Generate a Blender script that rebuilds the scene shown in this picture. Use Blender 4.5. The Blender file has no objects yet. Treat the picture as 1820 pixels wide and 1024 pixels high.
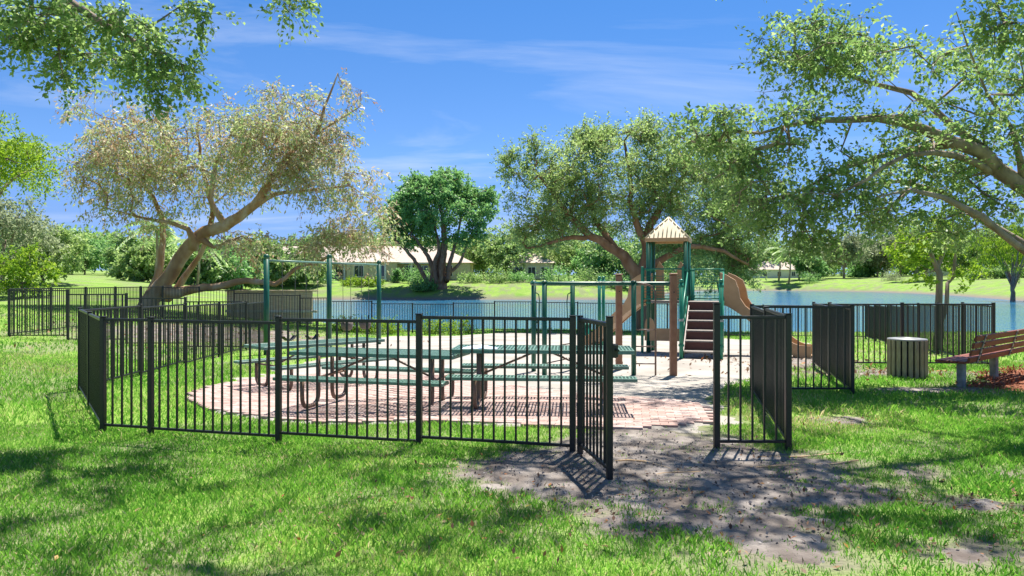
import bpy, math, random
import numpy as np
from math import radians as R, sin, cos, pi
from mathutils import Vector, Matrix

S = bpy.context.scene
COL = S.collection
random.seed(7)
RNG = np.random.default_rng(11)

# ------------------------------------------------------------------ camera
CAMZ, FOC, HOR = 1.72, 1300.0, 500.0          # eye height; focal length and horizon of the photograph
cam = bpy.data.cameras.new('camera')
cam.lens = FOC / 1820 * 36
cam.sensor_width = 36
cam.shift_y = -(512 - HOR) / 1820
cam.clip_start, cam.clip_end = 0.05, 3000
camo = bpy.data.objects.new('camera', cam)
COL.objects.link(camo)
camo.location = (0, 0, CAMZ)
camo.rotation_euler = (pi / 2, 0, 0)
S.camera = camo

# ------------------------------------------------------------------ sky and sun
SUN_EL, SUN_AZ = R(67), R(24)                  # azimuth measured from +Y towards +X
w = bpy.data.worlds.new('World'); S.world = w; w.use_nodes = True
nt = w.node_tree; nt.nodes.clear()
N = nt.nodes.new; L = nt.links.new
sky = N('ShaderNodeTexSky'); sky.sky_type = 'NISHITA'; sky.sun_disc = False
sky.sun_elevation = SUN_EL; sky.sun_rotation = SUN_AZ
sky.altitude = 3000; sky.air_density = 0.7; sky.dust_density = 0.0; sky.ozone_density = 6.0
tc = N('ShaderNodeTexCoord'); sx = N('ShaderNodeSeparateXYZ'); L(tc.outputs['Generated'], sx.inputs[0])
# clear deep-blue sky: colour by height above the horizon, the same all round
gr = N('ShaderNodeValToRGB'); ge = gr.color_ramp.elements
ge[0].position = 0.0; ge[0].color = (.26, .29, .40, 1); ge[1].position = 1.0; ge[1].color = (.48, .74, .86, 1)
for q_, c_ in ((.08, (.46, .46, .52)), (.165, (.60, .69, .72)), (.35, (.46, .74, .86))):
    e_ = ge.new(q_); e_.color = (*c_, 1)
L(sx.outputs[2], gr.inputs[0])
hs = N('ShaderNodeMixRGB'); hs.blend_type = 'MULTIPLY'; hs.inputs['Fac'].default_value = 1.0
L(sky.outputs[0], hs.inputs['Color1']); L(gr.outputs[0], hs.inputs['Color2'])
za = N('ShaderNodeMath'); za.operation = 'ADD'; za.inputs[1].default_value = 0.12; L(sx.outputs[2], za.inputs[0])
zm = N('ShaderNodeMath'); zm.operation = 'MAXIMUM'; zm.inputs[1].default_value = 0.05; L(za.outputs[0], zm.inputs[0])
dx = N('ShaderNodeMath'); dx.operation = 'DIVIDE'; L(sx.outputs[0], dx.inputs[0]); L(zm.outputs[0], dx.inputs[1])
dy = N('ShaderNodeMath'); dy.operation = 'DIVIDE'; L(sx.outputs[1], dy.inputs[0]); L(zm.outputs[0], dy.inputs[1])
cb = N('ShaderNodeCombineXYZ'); L(dx.outputs[0], cb.inputs[0]); L(dy.outputs[0], cb.inputs[1])
mp = N('ShaderNodeMapping'); mp.inputs['Rotation'].default_value = (0, 0, R(25)); mp.inputs['Scale'].default_value = (0.55, 1.5, 1)
mp.inputs['Location'].default_value = (3.4, 1.7, 0)
L(cb.outputs[0], mp.inputs[0])
nz = N('ShaderNodeTexNoise'); nz.inputs['Scale'].default_value = 0.9; nz.inputs['Detail'].default_value = 9
nz.inputs['Roughness'].default_value = 0.58; nz.inputs['Distortion'].default_value = 0.7
L(mp.outputs[0], nz.inputs['Vector'])
cr = N('ShaderNodeValToRGB'); cr.color_ramp.elements[0].position = 0.50; cr.color_ramp.elements[1].position = 0.82
cr.color_ramp.elements[0].color = (0, 0, 0, 1); cr.color_ramp.elements[1].color = (0.55, 0.55, 0.55, 1)
L(nz.outputs[0], cr.inputs[0])
mx = N('ShaderNodeMixRGB'); mx.inputs['Color2'].default_value = (3.2, 3.5, 4.1, 1)
L(cr.outputs[0], mx.inputs['Fac']); L(hs.outputs[0], mx.inputs['Color1'])
bg = N('ShaderNodeBackground'); bg.inputs['Strength'].default_value = 0.086
wo = N('ShaderNodeOutputWorld'); L(mx.outputs[0], bg.inputs[0]); L(bg.outputs[0], wo.inputs[0])

sl = bpy.data.lights.new('sun', 'SUN'); sl.energy = 3.2; sl.angle = R(0.6); sl.color = (1.0, 0.95, 0.86)
so = bpy.data.objects.new('sun', sl); COL.objects.link(so)
sdir = Vector((sin(SUN_AZ) * cos(SUN_EL), cos(SUN_AZ) * cos(SUN_EL), sin(SUN_EL)))
so.location = sdir * 60
so.rotation_euler = sdir.to_track_quat('Z', 'Y').to_euler()

S.view_settings.view_transform = 'Standard'; S.view_settings.look = 'None'
S.view_settings.exposure = 1.7; S.view_settings.gamma = 1.0; S.view_settings.use_curve_mapping = False
S.cycles.max_bounces = 7; S.cycles.diffuse_bounces = 4; S.cycles.transmission_bounces = 5
S.cycles.transparent_max_bounces = 6; S.cycles.glossy_bounces = 3
S.cycles.use_denoising = True
S.cycles.sample_clamp_indirect = 6

# ------------------------------------------------------------------ helpers: noise, ground, lake
def ss(a, b, x):
    t = np.clip((np.asarray(x, float) - a) / (b - a), 0, 1)
    return t * t * (3 - 2 * t)

def vnoise(x, y, sc, seed=0):
    x = np.asarray(x, float) * sc + 71.3 + seed * 13.7; y = np.asarray(y, float) * sc + 37.9 + seed * 7.1
    xi, yi = np.floor(x), np.floor(y); fx, fy = x - xi, y - yi
    fx = fx * fx * (3 - 2 * fx); fy = fy * fy * (3 - 2 * fy)
    def h(a, b):
        v = np.sin(a * 127.1 + b * 311.7 + seed * 74.7) * 43758.5453
        return v - np.floor(v)
    return (h(xi, yi) * (1 - fx) + h(xi + 1, yi) * fx) * (1 - fy) + (h(xi, yi + 1) * (1 - fx) + h(xi + 1, yi + 1) * fx) * fy

def fbm(x, y, sc, seed=0):
    return (vnoise(x, y, sc, seed) * 0.55 + vnoise(x, y, sc * 2.3, seed + 1) * 0.28 + vnoise(x, y, sc * 5.1, seed + 2) * 0.17)

def poly_sd(px, py, poly):
    """signed distance to a polygon, negative inside"""
    px = np.asarray(px, float); py = np.asarray(py, float)
    d2 = np.full(px.shape, 1e18); ins = np.zeros(px.shape, bool)
    n = len(poly)
    for i in range(n):
        ax, ay = poly[i]; bx, by = poly[(i + 1) % n]
        ex, ey = bx - ax, by - ay
        t = np.clip(((px - ax) * ex + (py - ay) * ey) / (ex * ex + ey * ey + 1e-12), 0, 1)
        d2 = np.minimum(d2, (px - ax - t * ex) ** 2 + (py - ay - t * ey) ** 2)
        c = (ay > py) != (by > py)
        ins ^= c & (px < (bx - ax) * (py - ay) / ((by - ay) if by != ay else 1e-9) + ax)
    d = np.sqrt(d2)
    return np.where(ins, -d, d)

def chaikin(p, n=2):
    for _ in range(n):
        q = []
        for i in range(len(p)):
            a, b = p[i], p[(i + 1) % len(p)]
            q += [(a[0] * .75 + b[0] * .25, a[1] * .75 + b[1] * .25), (a[0] * .25 + b[0] * .75, a[1] * .25 + b[1] * .75)]
        p = q
    return p

WATER = -1.15
LAKE = chaikin([(-9.5, 38.3), (-12, 46), (-18, 62), (-26, 85), (-36, 112), (-20, 115), (0, 114), (14, 113), (24, 118),
                (30, 150), (48, 205), (64, 224), (84, 218), (98, 195), (90, 150), (74, 106), (66, 80), (60, 60), (50, 44), (42, 38.3),
                (30, 37.2), (14, 36.8), (2, 37.4)], 2)

def ground(x, y):
    x = np.asarray(x, float); y = np.asarray(y, float)
    yy = np.clip(y, -50, 38)
    near = -.025 * np.clip(yy - 10, 0, 27) - .10 * ss(.8, 2.6, -x)
    near = near + np.clip(-x - 6, 0, 14) * (.06 + .0025 * np.clip(yy - 20, 0, 12)) * ss(2, 16, yy)
    near = near - .14 * ss(0, 10, x) * ss(16, 30, yy)
    near = near + .03 * (fbm(x, y, .35, 5) - .5) * ss(3, 9, np.hypot(x, y))
    D = poly_sd(x, y, LAKE)
    far = WATER + 3.4 * (1 - np.exp(-np.maximum(D, 0) / 9)) + .02 * np.clip(D - 15, 0, 150)
    z = near * (1 - ss(38, 58, y)) + far * ss(38, 58, y)
    z = np.minimum(z, WATER - .02 + .55 * np.maximum(D, 0) + .12 * (fbm(x, y, .6, 9) - .5))
    return np.where(D < 0, WATER - .05 - np.minimum(-D, 8) * .22, z)

def gz(x, y):
    return float(ground(np.array([x]), np.array([y]))[0])

def on_ground(px, py):
    """ground point seen at a pixel of the photograph"""
    d = 10.0
    for _ in range(40):
        x = (px - 910) / FOC * d
        d = .5 * d + .5 * min(400, FOC * (CAMZ - gz(x, d)) / max(py - HOR, 1))
    return (px - 910) / FOC * d, d

def P(px, py, d):
    return np.array([(px - 910) / FOC * d, d, CAMZ - (py - HOR) / FOC * d])

# ------------------------------------------------------------------ helpers: materials
def newmat(name):
    m = bpy.data.materials.new(name); m.use_nodes = True
    t = m.node_tree; b = t.nodes['Principled BSDF']
    return m, t, b

def surf(name, c1, c2=None, scale=8, rough=.7, bump=0, bscale=None, metal=0, spec=.4, detail=5, stretch=None, c3=None, coat=0):
    m, t, b = newmat(name)
    b.inputs['Roughness'].default_value = rough; b.inputs['Metallic'].default_value = metal
    b.inputs['Specular IOR Level'].default_value = spec
    if coat: b.inputs['Coat Weight'].default_value = coat
    co = t.nodes.new('ShaderNodeTexCoord'); mpn = t.nodes.new('ShaderNodeMapping')
    t.links.new(co.outputs['Object'], mpn.inputs[0])
    if stretch: mpn.inputs['Scale'].default_value = stretch
    n = t.nodes.new('ShaderNodeTexNoise'); n.inputs['Scale'].default_value = scale; n.inputs['Detail'].default_value = detail
    t.links.new(mpn.outputs[0], n.inputs['Vector'])
    r = t.nodes.new('ShaderNodeValToRGB'); e = r.color_ramp.elements
    e[0].position = .32; e[1].position = .68
    e[0].color = (*c1, 1); e[1].color = (*(c2 or c1), 1)
    if c3:
        q = e.new(.5); q.color = (*c3, 1)
    t.links.new(n.outputs[0], r.inputs[0]); t.links.new(r.outputs[0], b.inputs['Base Color'])
    if bump:
        n2 = t.nodes.new('ShaderNodeTexNoise'); n2.inputs['Scale'].default_value = bscale or scale * 4; n2.inputs['Detail'].default_value = 6
        t.links.new(mpn.outputs[0], n2.inputs['Vector'])
        bp = t.nodes.new('ShaderNodeBump'); bp.inputs['Strength'].default_value = bump; bp.inputs['Distance'].default_value = .02
        t.links.new(n2.outputs[0], bp.inputs['Height']); t.links.new(bp.outputs[0], b.inputs['Normal'])
    return m

def leafmat(name, stops, trans=.42, gloss=.05, hue=.487, tv=1.7):
    """diffuse + translucent leaf; colour varies from leaf to leaf by the point attribute rnd"""
    m = bpy.data.materials.new(name); m.use_nodes = True; t = m.node_tree; t.nodes.clear()
    o = t.nodes.new('ShaderNodeOutputMaterial'); a = t.nodes.new('ShaderNodeAttribute'); a.attribute_name = 'rnd'
    r = t.nodes.new('ShaderNodeValToRGB'); e = r.color_ramp.elements
    while len(e) > 1: e.remove(e[0])
    e[0].position = stops[0][0]; e[0].color = (*stops[0][1], 1)
    for p, c in stops[1:]:
        q = e.new(p); q.color = (*c, 1)
    t.links.new(a.outputs['Fac'], r.inputs[0])
    d = t.nodes.new('ShaderNodeBsdfDiffuse'); tr = t.nodes.new('ShaderNodeBsdfTranslucent'); g = t.nodes.new('ShaderNodeBsdfGlossy')
    g.inputs['Roughness'].default_value = .5
    hsv = t.nodes.new('ShaderNodeHueSaturation'); hsv.inputs['Hue'].default_value = hue; hsv.inputs['Saturation'].default_value = 1.03; hsv.inputs['Value'].default_value = tv
    t.links.new(r.outputs[0], d.inputs[0]); t.links.new(r.outputs[0], hsv.inputs['Color']); t.links.new(hsv.outputs[0], tr.inputs[0])
    m1 = t.nodes.new('ShaderNodeMixShader'); m1.inputs[0].default_value = trans
    m2 = t.nodes.new('ShaderNodeMixShader'); m2.inputs[0].default_value = gloss * .45
    t.links.new(d.outputs[0], m1.inputs[1]); t.links.new(tr.outputs[0], m1.inputs[2])
    t.links.new(m1.outputs[0], m2.inputs[1]); t.links.new(g.outputs[0], m2.inputs[2]); t.links.new(m2.outputs[0], o.inputs[0])
    return m

M = {}
M['black'] = surf('black_metal', (.010, .011, .012), (.018, .018, .019), 30, .38, spec=.5)
M['green_dark'] = surf('dark_green_steel', (.005, .075, .045), (.008, .10, .06), 14, .38, spec=.5)
M['green'] = surf('green_steel', (.008, .16, .095), (.012, .20, .12), 14, .4, spec=.5)
M['teal'] = surf('green_coated_mesh', (.095, .205, .16), (.15, .27, .22), 18, .42, spec=.4)
M['brown_tube'] = surf('brown_steel', (.14, .085, .06), (.19, .12, .085), 20, .4, spec=.5)
M['post_brown'] = surf('brown_post', (.26, .12, .065), (.33, .165, .095), 9, .5)
M['dark_brown'] = surf('dark_brown_plastic', (.075, .022, .018), (.10, .032, .026), 12, .5)
M['step'] = surf('step_plate', (.20, .17, .15), (.30, .26, .23), 20, .6)
M['tan'] = surf('tan_plastic', (.40, .245, .125), (.48, .30, .165), 5, .45)
M['cream'] = surf('cream_roof', (.56, .46, .29), (.64, .54, .36), 6, .5)
M['redwood'] = surf('red_brown_slats', (.17, .042, .02), (.27, .078, .038), 7, .55, bump=.25, bscale=30, stretch=(1, 12, 12), c3=(.21, .055, .028))
M['grey_leg'] = surf('weathered_grey_post', (.20, .20, .18), (.36, .36, .33), 10, .8, bump=.4)
M['galv'] = surf('galvanised_steel', (.30, .32, .32), (.42, .44, .43), 20, .45, metal=.5)
M['bin_slat'] = surf('grey_tan_slat', (.30, .235, .15), (.44, .36, .25), 9, .75, bump=.3, bscale=40, stretch=(6, 6, .8))
M['bin_dark'] = surf('black_liner', (.012, .012, .012), (.02, .02, .02), 8, .5)
M['bin_lid'] = surf('grey_lid', (.20, .21, .22), (.27, .28, .29), 8, .5)
M['chain'] = surf('chain', (.12, .11, .10), (.2, .19, .17), 30, .5, metal=.6)
M['belt'] = surf('black_rubber', (.014, .014, .016), (.022, .022, .024), 20, .6)
M['bucket'] = surf('grey_rubber', (.10, .08, .07), (.16, .13, .115), 12, .7)
M['cloth'] = surf('white_cloth', (.72, .75, .80), (.30, .45, .70), 7, .8)
M['brick'] = None
M['sand'] = surf('sand', (.29, .265, .235), (.43, .395, .355), .9, .95, bump=.8, bscale=22, spec=.1, detail=8)
M['dirt'] = surf('dirt', (.125, .103, .09), (.31, .275, .25), 2.6, .95, bump=.8, bscale=30, spec=.1, detail=9, c3=(.205, .178, .16))
M['mulch'] = surf('mulch', (.17, .06, .035), (.34, .15, .09), 25, .95, bump=1, bscale=40, spec=.1)
M['bark'] = surf('bark', (.17, .13, .105), (.36, .29, .24), 5, .9, bump=.9, bscale=16, stretch=(1, 1, .35), spec=.15)
M['bark_warm'] = surf('warm_bark', (.20, .10, .055), (.34, .21, .14), 3, .9, bump=.9, bscale=16, stretch=(1, 1, .4), spec=.15)
M['bark_pale'] = surf('pale_bark', (.30, .22, .15), (.58, .50, .41), 2.2, .9, bump=.9, bscale=12, stretch=(1, 1, .5), spec=.15, c3=(.44, .30, .17))
M['bark_lean'] = surf('patchy_bark', (.28, .16, .09), (.52, .42, .32), 1.6, .9, bump=.9, bscale=12, stretch=(1, 1, .5), spec=.15, c3=(.40, .25, .14))
M['stucco'] = surf('cream_stucco', (.62, .52, .33), (.70, .60, .40), 3, .9)
M['stucco_white'] = surf('white_stucco', (.66, .64, .60), (.74, .72, .68), 3, .9)
M['roof'] = surf('pale_tile_roof', (.44, .35, .29), (.58, .48, .41), 2.5, .85, bump=.5, bscale=9, stretch=(1, 1, 4))
M['white_paint'] = surf('white_paint', (.74, .74, .72), (.8, .8, .78), 6, .5)
M['glass'] = surf('window_glass', (.02, .03, .04), (.05, .06, .07), 2, .08, spec=.8)
M['timber'] = surf('tan_timber', (.52, .39, .25), (.66, .53, .37), 4, .85, bump=.4, bscale=20, stretch=(.4, 1, 6))
M['concrete'] = surf('concrete', (.50, .46, .40), (.62, .58, .52), 4, .9)
M['litter'] = leafmat('leaf_litter', [(0, (.10, .05, .03)), (.4, (.22, .12, .07)), (.7, (.30, .20, .12)), (.9, (.33, .13, .05)), (1, (.4, .3, .06))], .1)
M['grass'] = leafmat('grass_blade', [(0, (.07, .22, .03)), (.5, (.145, .345, .045)), (.8, (.24, .43, .075)), (.93, (.36, .42, .13)), (1, (.50, .44, .24))], .5, .04, .495, 1.5)

# lawn: soil and grass colours that vary over metres
def lawn_mat():
    m, t, b = newmat('lawn'); b.inputs['Roughness'].default_value = .95; b.inputs['Specular IOR Level'].default_value = .1
    co = t.nodes.new('ShaderNodeTexCoord')
    n1 = t.nodes.new('ShaderNodeTexNoise'); n1.inputs['Scale'].default_value = .5; n1.inputs['Detail'].default_value = 6
    n2 = t.nodes.new('ShaderNodeTexNoise'); n2.inputs['Scale'].default_value = 26; n2.inputs['Detail'].default_value = 5
    for n in (n1, n2): t.links.new(co.outputs['Object'], n.inputs['Vector'])
    r1 = t.nodes.new('ShaderNodeValToRGB'); e = r1.color_ramp.elements
    e[0].position = .3; e[0].color = (.16, .30, .05, 1); e[1].position = .7; e[1].color = (.27, .39, .095, 1)
    r2 = t.nodes.new('ShaderNodeValToRGB'); e = r2.color_ramp.elements
    e[0].position = .3; e[0].color = (.6, .62, .5, 1); e[1].position = .75; e[1].color = (1.25, 1.2, 1.2, 1)
    t.links.new(n1.outputs[0], r1.inputs[0]); t.links.new(n2.outputs[0], r2.inputs[0])
    mu = t.nodes.new('ShaderNodeMixRGB'); mu.blend_type = 'MULTIPLY'; mu.inputs[0].default_value = 1
    t.links.new(r1.outputs[0], mu.inputs[1]); t.links.new(r2.outputs[0], mu.inputs[2])
    at = t.nodes.new('ShaderNodeAttribute'); at.attribute_name = 'soil'
    mm = t.nodes.new('ShaderNodeMixRGB'); mm.inputs[2].default_value = (.20, .17, .145, 1)
    t.links.new(at.outputs['Fac'], mm.inputs[0]); t.links.new(mu.outputs[0], mm.inputs[1]); t.links.new(mm.outputs[0], b.inputs['Base Color'])
    bp = t.nodes.new('ShaderNodeBump'); bp.inputs['Strength'].default_value = .8; bp.inputs['Distance'].default_value = .04
    t.links.new(n2.outputs[0], bp.inputs['Height']); t.links.new(bp.outputs[0], b.inputs['Normal'])
    return m
M['lawn'] = lawn_mat()

def brick_mat():
    m, t, b = newmat('brick_paver'); b.inputs['Roughness'].default_value = .9; b.inputs['Specular IOR Level'].default_value = .2
    oi = t.nodes.new('ShaderNodeAttribute'); oi.attribute_name = 'rnd'
    ob = t.nodes.new('ShaderNodeObjectInfo'); ad = t.nodes.new('ShaderNodeMath'); ad.operation = 'ADD'
    co = t.nodes.new('ShaderNodeTexCoord'); n = t.nodes.new('ShaderNodeTexNoise'); n.inputs['Scale'].default_value = 30
    geo = t.nodes.new('ShaderNodeNewGeometry'); t.links.new(geo.outputs['Position'], n.inputs['Vector'])
    t.links.new(oi.outputs['Fac'], ad.inputs[0]); t.links.new(ob.outputs['Random'], ad.inputs[1])
    fr = t.nodes.new('ShaderNodeMath'); fr.operation = 'FRACT'; t.links.new(ad.outputs[0], fr.inputs[0])
    r = t.nodes.new('ShaderNodeValToRGB'); e = r.color_ramp.elements
    e[0].position = 0; e[0].color = (.37, .245, .21, 1); e[1].position = 1; e[1].color = (.49, .385, .35, 1)
    q = e.new(.5); q.color = (.43, .31, .275, 1)
    t.links.new(fr.outputs[0], r.inputs[0])
    r2 = t.nodes.new('ShaderNodeValToRGB'); e = r2.color_ramp.elements
    e[0].position = .3; e[0].color = (.78, .78, .78, 1); e[1].position = .7; e[1].color = (1.12, 1.12, 1.12, 1)
    t.links.new(n.outputs[0], r2.inputs[0])
    mu = t.nodes.new('ShaderNodeMixRGB'); mu.blend_type = 'MULTIPLY'; mu.inputs[0].default_value = 1
    t.links.new(r.outputs[0], mu.inputs[1]); t.links.new(r2.outputs[0], mu.inputs[2]); t.links.new(mu.outputs[0], b.inputs['Base Color'])
    return m
M['brick'] = brick_mat()

def water_mat():
    m, t, b = newmat('lake_water'); b.inputs['Base Color'].default_value = (.03, .15, .27, 1)
    b.inputs['Roughness'].default_value = .07; b.inputs['IOR'].default_value = 1.33; b.inputs['Specular IOR Level'].default_value = .5
    co = t.nodes.new('ShaderNodeTexCoord'); mp_ = t.nodes.new('ShaderNodeMapping'); mp_.inputs['Scale'].default_value = (1, 1.3, 1)
    t.links.new(co.outputs['Object'], mp_.inputs[0])
    n = t.nodes.new('ShaderNodeTexNoise'); n.inputs['Scale'].default_value = 1.6; n.inputs['Detail'].default_value = 4
    t.links.new(mp_.outputs[0], n.inputs['Vector'])
    big = t.nodes.new('ShaderNodeTexNoise'); big.inputs['Scale'].default_value = .05; big.inputs['Detail'].default_value = 3
    t.links.new(mp_.outputs[0], big.inputs['Vector'])
    mr = t.nodes.new('ShaderNodeMapRange'); mr.inputs[1].default_value = .35; mr.inputs[2].default_value = .65; mr.inputs[3].default_value = .35; mr.inputs[4].default_value = 1.0
    t.links.new(big.outputs[0], mr.inputs[0])
    bp = t.nodes.new('ShaderNodeBump'); bp.inputs['Distance'].default_value = .25
    t.links.new(mr.outputs[0], bp.inputs['Strength'])
    t.links.new(n.outputs[0], bp.inputs['Height']); t.links.new(bp.outputs[0], b.inputs['Normal'])
    return m
M['water'] = water_mat()

# ------------------------------------------------------------------ helpers: meshes and objects
class MB:
    """collects shapes into one mesh"""
    def __init__(s): s.v, s.f = [], []
    def box(s, c, d, rz=0, rx=0, ry=0, bev=0):
        m = Matrix.Translation(c) @ Matrix.Rotation(rz, 4, 'Z') @ Matrix.Rotation(ry, 4, 'Y') @ Matrix.Rotation(rx, 4, 'X')
        a, b, e = d[0] / 2, d[1] / 2, d[2] / 2
        o = len(s.v)
        if bev:
            k = bev
            pts = []
            for z, q in ((-e, k), (-e + k, 0), (e - k, 0), (e, k)):
                A, B = a - q, b - q
                pts += [(-A, -B + k, z), (-A + k, -B, z), (A - k, -B, z), (A, -B + k, z), (A, B - k, z), (A - k, B, z), (-A + k, B, z), (-A, B - k, z)]
            s.v += [tuple(m @ Vector(p)) for p in pts]
            for r in range(3):
                for i in range(8):
                    j = (i + 1) % 8
                    s.f.append((o + r * 8 + i, o + r * 8 + j, o + r * 8 + 8 + j, o + r * 8 + 8 + i))
            s.f.append(tuple(o + i for i in range(7, -1, -1))); s.f.append(tuple(o + 24 + i for i in range(8)))
            return s
        for z in (-e, e):
            for x, y in ((-a, -b), (a, -b), (a, b), (-a, b)):
                s.v.append(tuple(m @ Vector((x, y, z))))
        for q in ((3, 2, 1, 0), (4, 5, 6, 7), (0, 1, 5, 4), (1, 2, 6, 5), (2, 3, 7, 6), (3, 0, 4, 7)):
            s.f.append(tuple(o + i for i in q))
        return s
    def tube(s, pts, r, n=8, caps=True):
        pts = [np.array(p, float) for p in pts]
        rs = r if hasattr(r, '__len__') else [r] * len(pts)
        o = len(s.v); k = len(pts); ref = None
        for i in range(k):
            t = pts[min(i + 1, k - 1)] - pts[max(i - 1, 0)]
            t = t / (np.linalg.norm(t) + 1e-9)
            if ref is None: ref = np.array([0, 0, 1.]) if abs(t[2]) < .9 else np.array([1., 0, 0])
            u = np.cross(t, ref); u /= np.linalg.norm(u) + 1e-9
            v = np.cross(u, t); ref = v
            for j in range(n):
                a = 2 * pi * j / n
                s.v.append(tuple(pts[i] + rs[i] * (cos(a) * u + sin(a) * v)))
        for i in range(k - 1):
            for j in range(n):
                j2 = (j + 1) % n
                s.f.append((o + i * n + j, o + i * n + j2, o + (i + 1) * n + j2, o + (i + 1) * n + j))
        if caps:
            s.f.append(tuple(o + j for j in range(n - 1, -1, -1))); s.f.append(tuple(o + (k - 1) * n + j for j in range(n)))
        return s
    def lathe(s, c, prof, n=16):
        o = len(s.v); k = len(prof)
        for r, z in prof:
            for j in range(n):
                a = 2 * pi * j / n
                s.v.append((c[0] + r * cos(a), c[1] + r * sin(a), c[2] + z))
        for i in range(k - 1):
            for j in range(n):
                j2 = (j + 1) % n
                s.f.append((o + i * n + j, o + i * n + j2, o + (i + 1) * n + j2, o + (i + 1) * n + j))
        s.f.append(tuple(o + j for j in range(n - 1, -1, -1))); s.f.append(tuple(o + (k - 1) * n + j for j in range(n)))
        return s
    def quad(s, *p):
        o = len(s.v); s.v += [tuple(q) for q in p]; s.f.append(tuple(range(o, o + len(p)))); return s
    def prism(s, poly, off):
        """closed polygon (3-D points) pushed along off"""
        o = len(s.v); n = len(poly); off = np.array(off, float)
        s.v += [tuple(p) for p in poly] + [tuple(np.array(p, float) + off) for p in poly]
        s.f.append(tuple(o + i for i in range(n - 1, -1, -1))); s.f.append(tuple(o + n + i for i in range(n)))
        for i in range(n):
            j = (i + 1) % n; s.f.append((o + i, o + j, o + n + j, o + n + i))
        return s
    def mesh(s, name, mat, smooth=False):
        me = bpy.data.meshes.new(name); me.from_pydata(s.v, [], s.f)
        if mat: me.materials.append(M[mat] if isinstance(mat, str) else mat)
        if smooth:
            me.polygons.foreach_set('use_smooth', [True] * len(me.polygons))
        me.update()
        return me
    def build(s, name, mat, parent=None, smooth=False):
        return link(name, s.mesh(name, mat, smooth), parent)

def link(name, me, parent=None, loc=(0, 0, 0), rz=0):
    o = bpy.data.objects.new(name, me); COL.objects.link(o)
    o.location = loc; o.rotation_euler = (0, 0, rz)
    if parent is not None: o.parent = parent
    return o

def npmesh(name, verts, faces, mat, rnd=None, smooth=False):
    """fast mesh from arrays; faces (n, 3 or 4)"""
    me = bpy.data.meshes.new(name); verts = np.asarray(verts, np.float32); faces = np.asarray(faces, np.int32)
    k = faces.shape[1]; n = len(faces)
    me.vertices.add(len(verts)); me.vertices.foreach_set('co', verts.ravel())
    me.loops.add(n * k); me.loops.foreach_set('vertex_index', faces.ravel())
    me.polygons.add(n); me.polygons.foreach_set('loop_start', np.arange(0, n * k, k, dtype=np.int32))
    if smooth: me.polygons.foreach_set('use_smooth', np.ones(n, bool))
    me.update(calc_edges=True)
    if mat: me.materials.append(M[mat] if isinstance(mat, str) else mat)
    for an, arr in (rnd or {}).items():
        at = me.attributes.new(an, 'FLOAT', 'POINT'); at.data.foreach_set('value', np.asarray(arr, np.float32))
    return me

def tag(o, label=None, cat=None, group=None, kind=None):
    for k, v in (('label', label), ('category', cat), ('group', group), ('kind', kind)):
        if v: o[k] = v
    return o

def thing(name, loc, label, cat, group=None, rz=0):
    return tag(link(name, None, None, loc, rz), label, cat, group)

def arc(p0, p1, p2, n=6):
    p0, p1, p2 = (np.array(p, float) for p in (p0, p1, p2))
    return [(1 - t) ** 2 * p0 + 2 * t * (1 - t) * p1 + t * t * p2 for t in np.linspace(0, 1, n)]

# ------------------------------------------------------------------ terrain
PAVE = chaikin([(-5.5, 12.3), (-4.7, 10.8), (-3.75, 9.75), (-1.07, 8.85), (2.28, 8.22), (2.85, 10.4), (.9, 11.0), (-1.2, 14.2), (-3.2, 15.6), (-5.0, 14.6)], 1)
SAND = [(-5.3, 14.5), (-4.6, 20), (-6.2, 26), (-5, 31.2), (2, 31.8), (10, 29), (10.5, 24), (8.4, 18.7), (5.6, 16.4), (4.3, 13.5), (3.0, 11), (2.6, 9.2), (2.15, 8.0), (.9, 8.4), (-1, 9.6), (-3, 11)]

def sand_mask(x, y):
    return .5 - poly_sd(x, y, SAND) * .8 + (fbm(x, y, .9, 3) - .5) * 1.2

DIRT = [((1.45, 7.6), (.8, .9), 1.2), ((1.55, 6.8), (1.7, .7), 1.1), ((1.4, 6.1), (1.5, .7), 1.05), ((1.5, 5.35), (1.1, .6), .78), ((1.7, 4.6), (.8, .4), .58), ((.6, 6.5), (.6, .4), .66),
        ((3.0, 6.9), (.8, .3), .6), ((4.1, 9.1), (.4, .35), .62), ((3.6, 5.6), (.45, .25), .66), ((2.8, 4.6), (1.0, .3), .45),
        ((-.6, 6.9), (.5, .25), .45), ((7.3, 14.5), (3.0, .9), .55), ((5.8, 17.5), (2.2, 2.2), .8), ((-10.5, 26), (4, 4), .72), ((-3.9, 8.0), (.5, .2), .4), ((7.0, 11.9), (1.2, .35), .8),
        ((4.6, 6.6), (.5, .3), .5)]

def dirt_mask(x, y):
    m = np.zeros(np.shape(x))
    for (cx, cy), (rx, ry), a in DIRT:
        m = np.maximum(m, a * np.exp(-(((x - cx) / rx) ** 2 + ((y - cy) / ry) ** 2) * .7))
    return m * .95 + (fbm(x, y, 1.7, 21) - .5) * .7 * np.clip(m * 2.2, 0, 1) + (fbm(x, y, 7, 23) - .5) * .6 * np.clip(m * 2.2, 0, 1)

def lines(a, segs):
    out = [a]
    for b, st in segs:
        n = max(1, int(round((b - out[-1]) / st)))
        out += list(np.linspace(out[-1], b, n + 1)[1:])
    return np.array(out)

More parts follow.
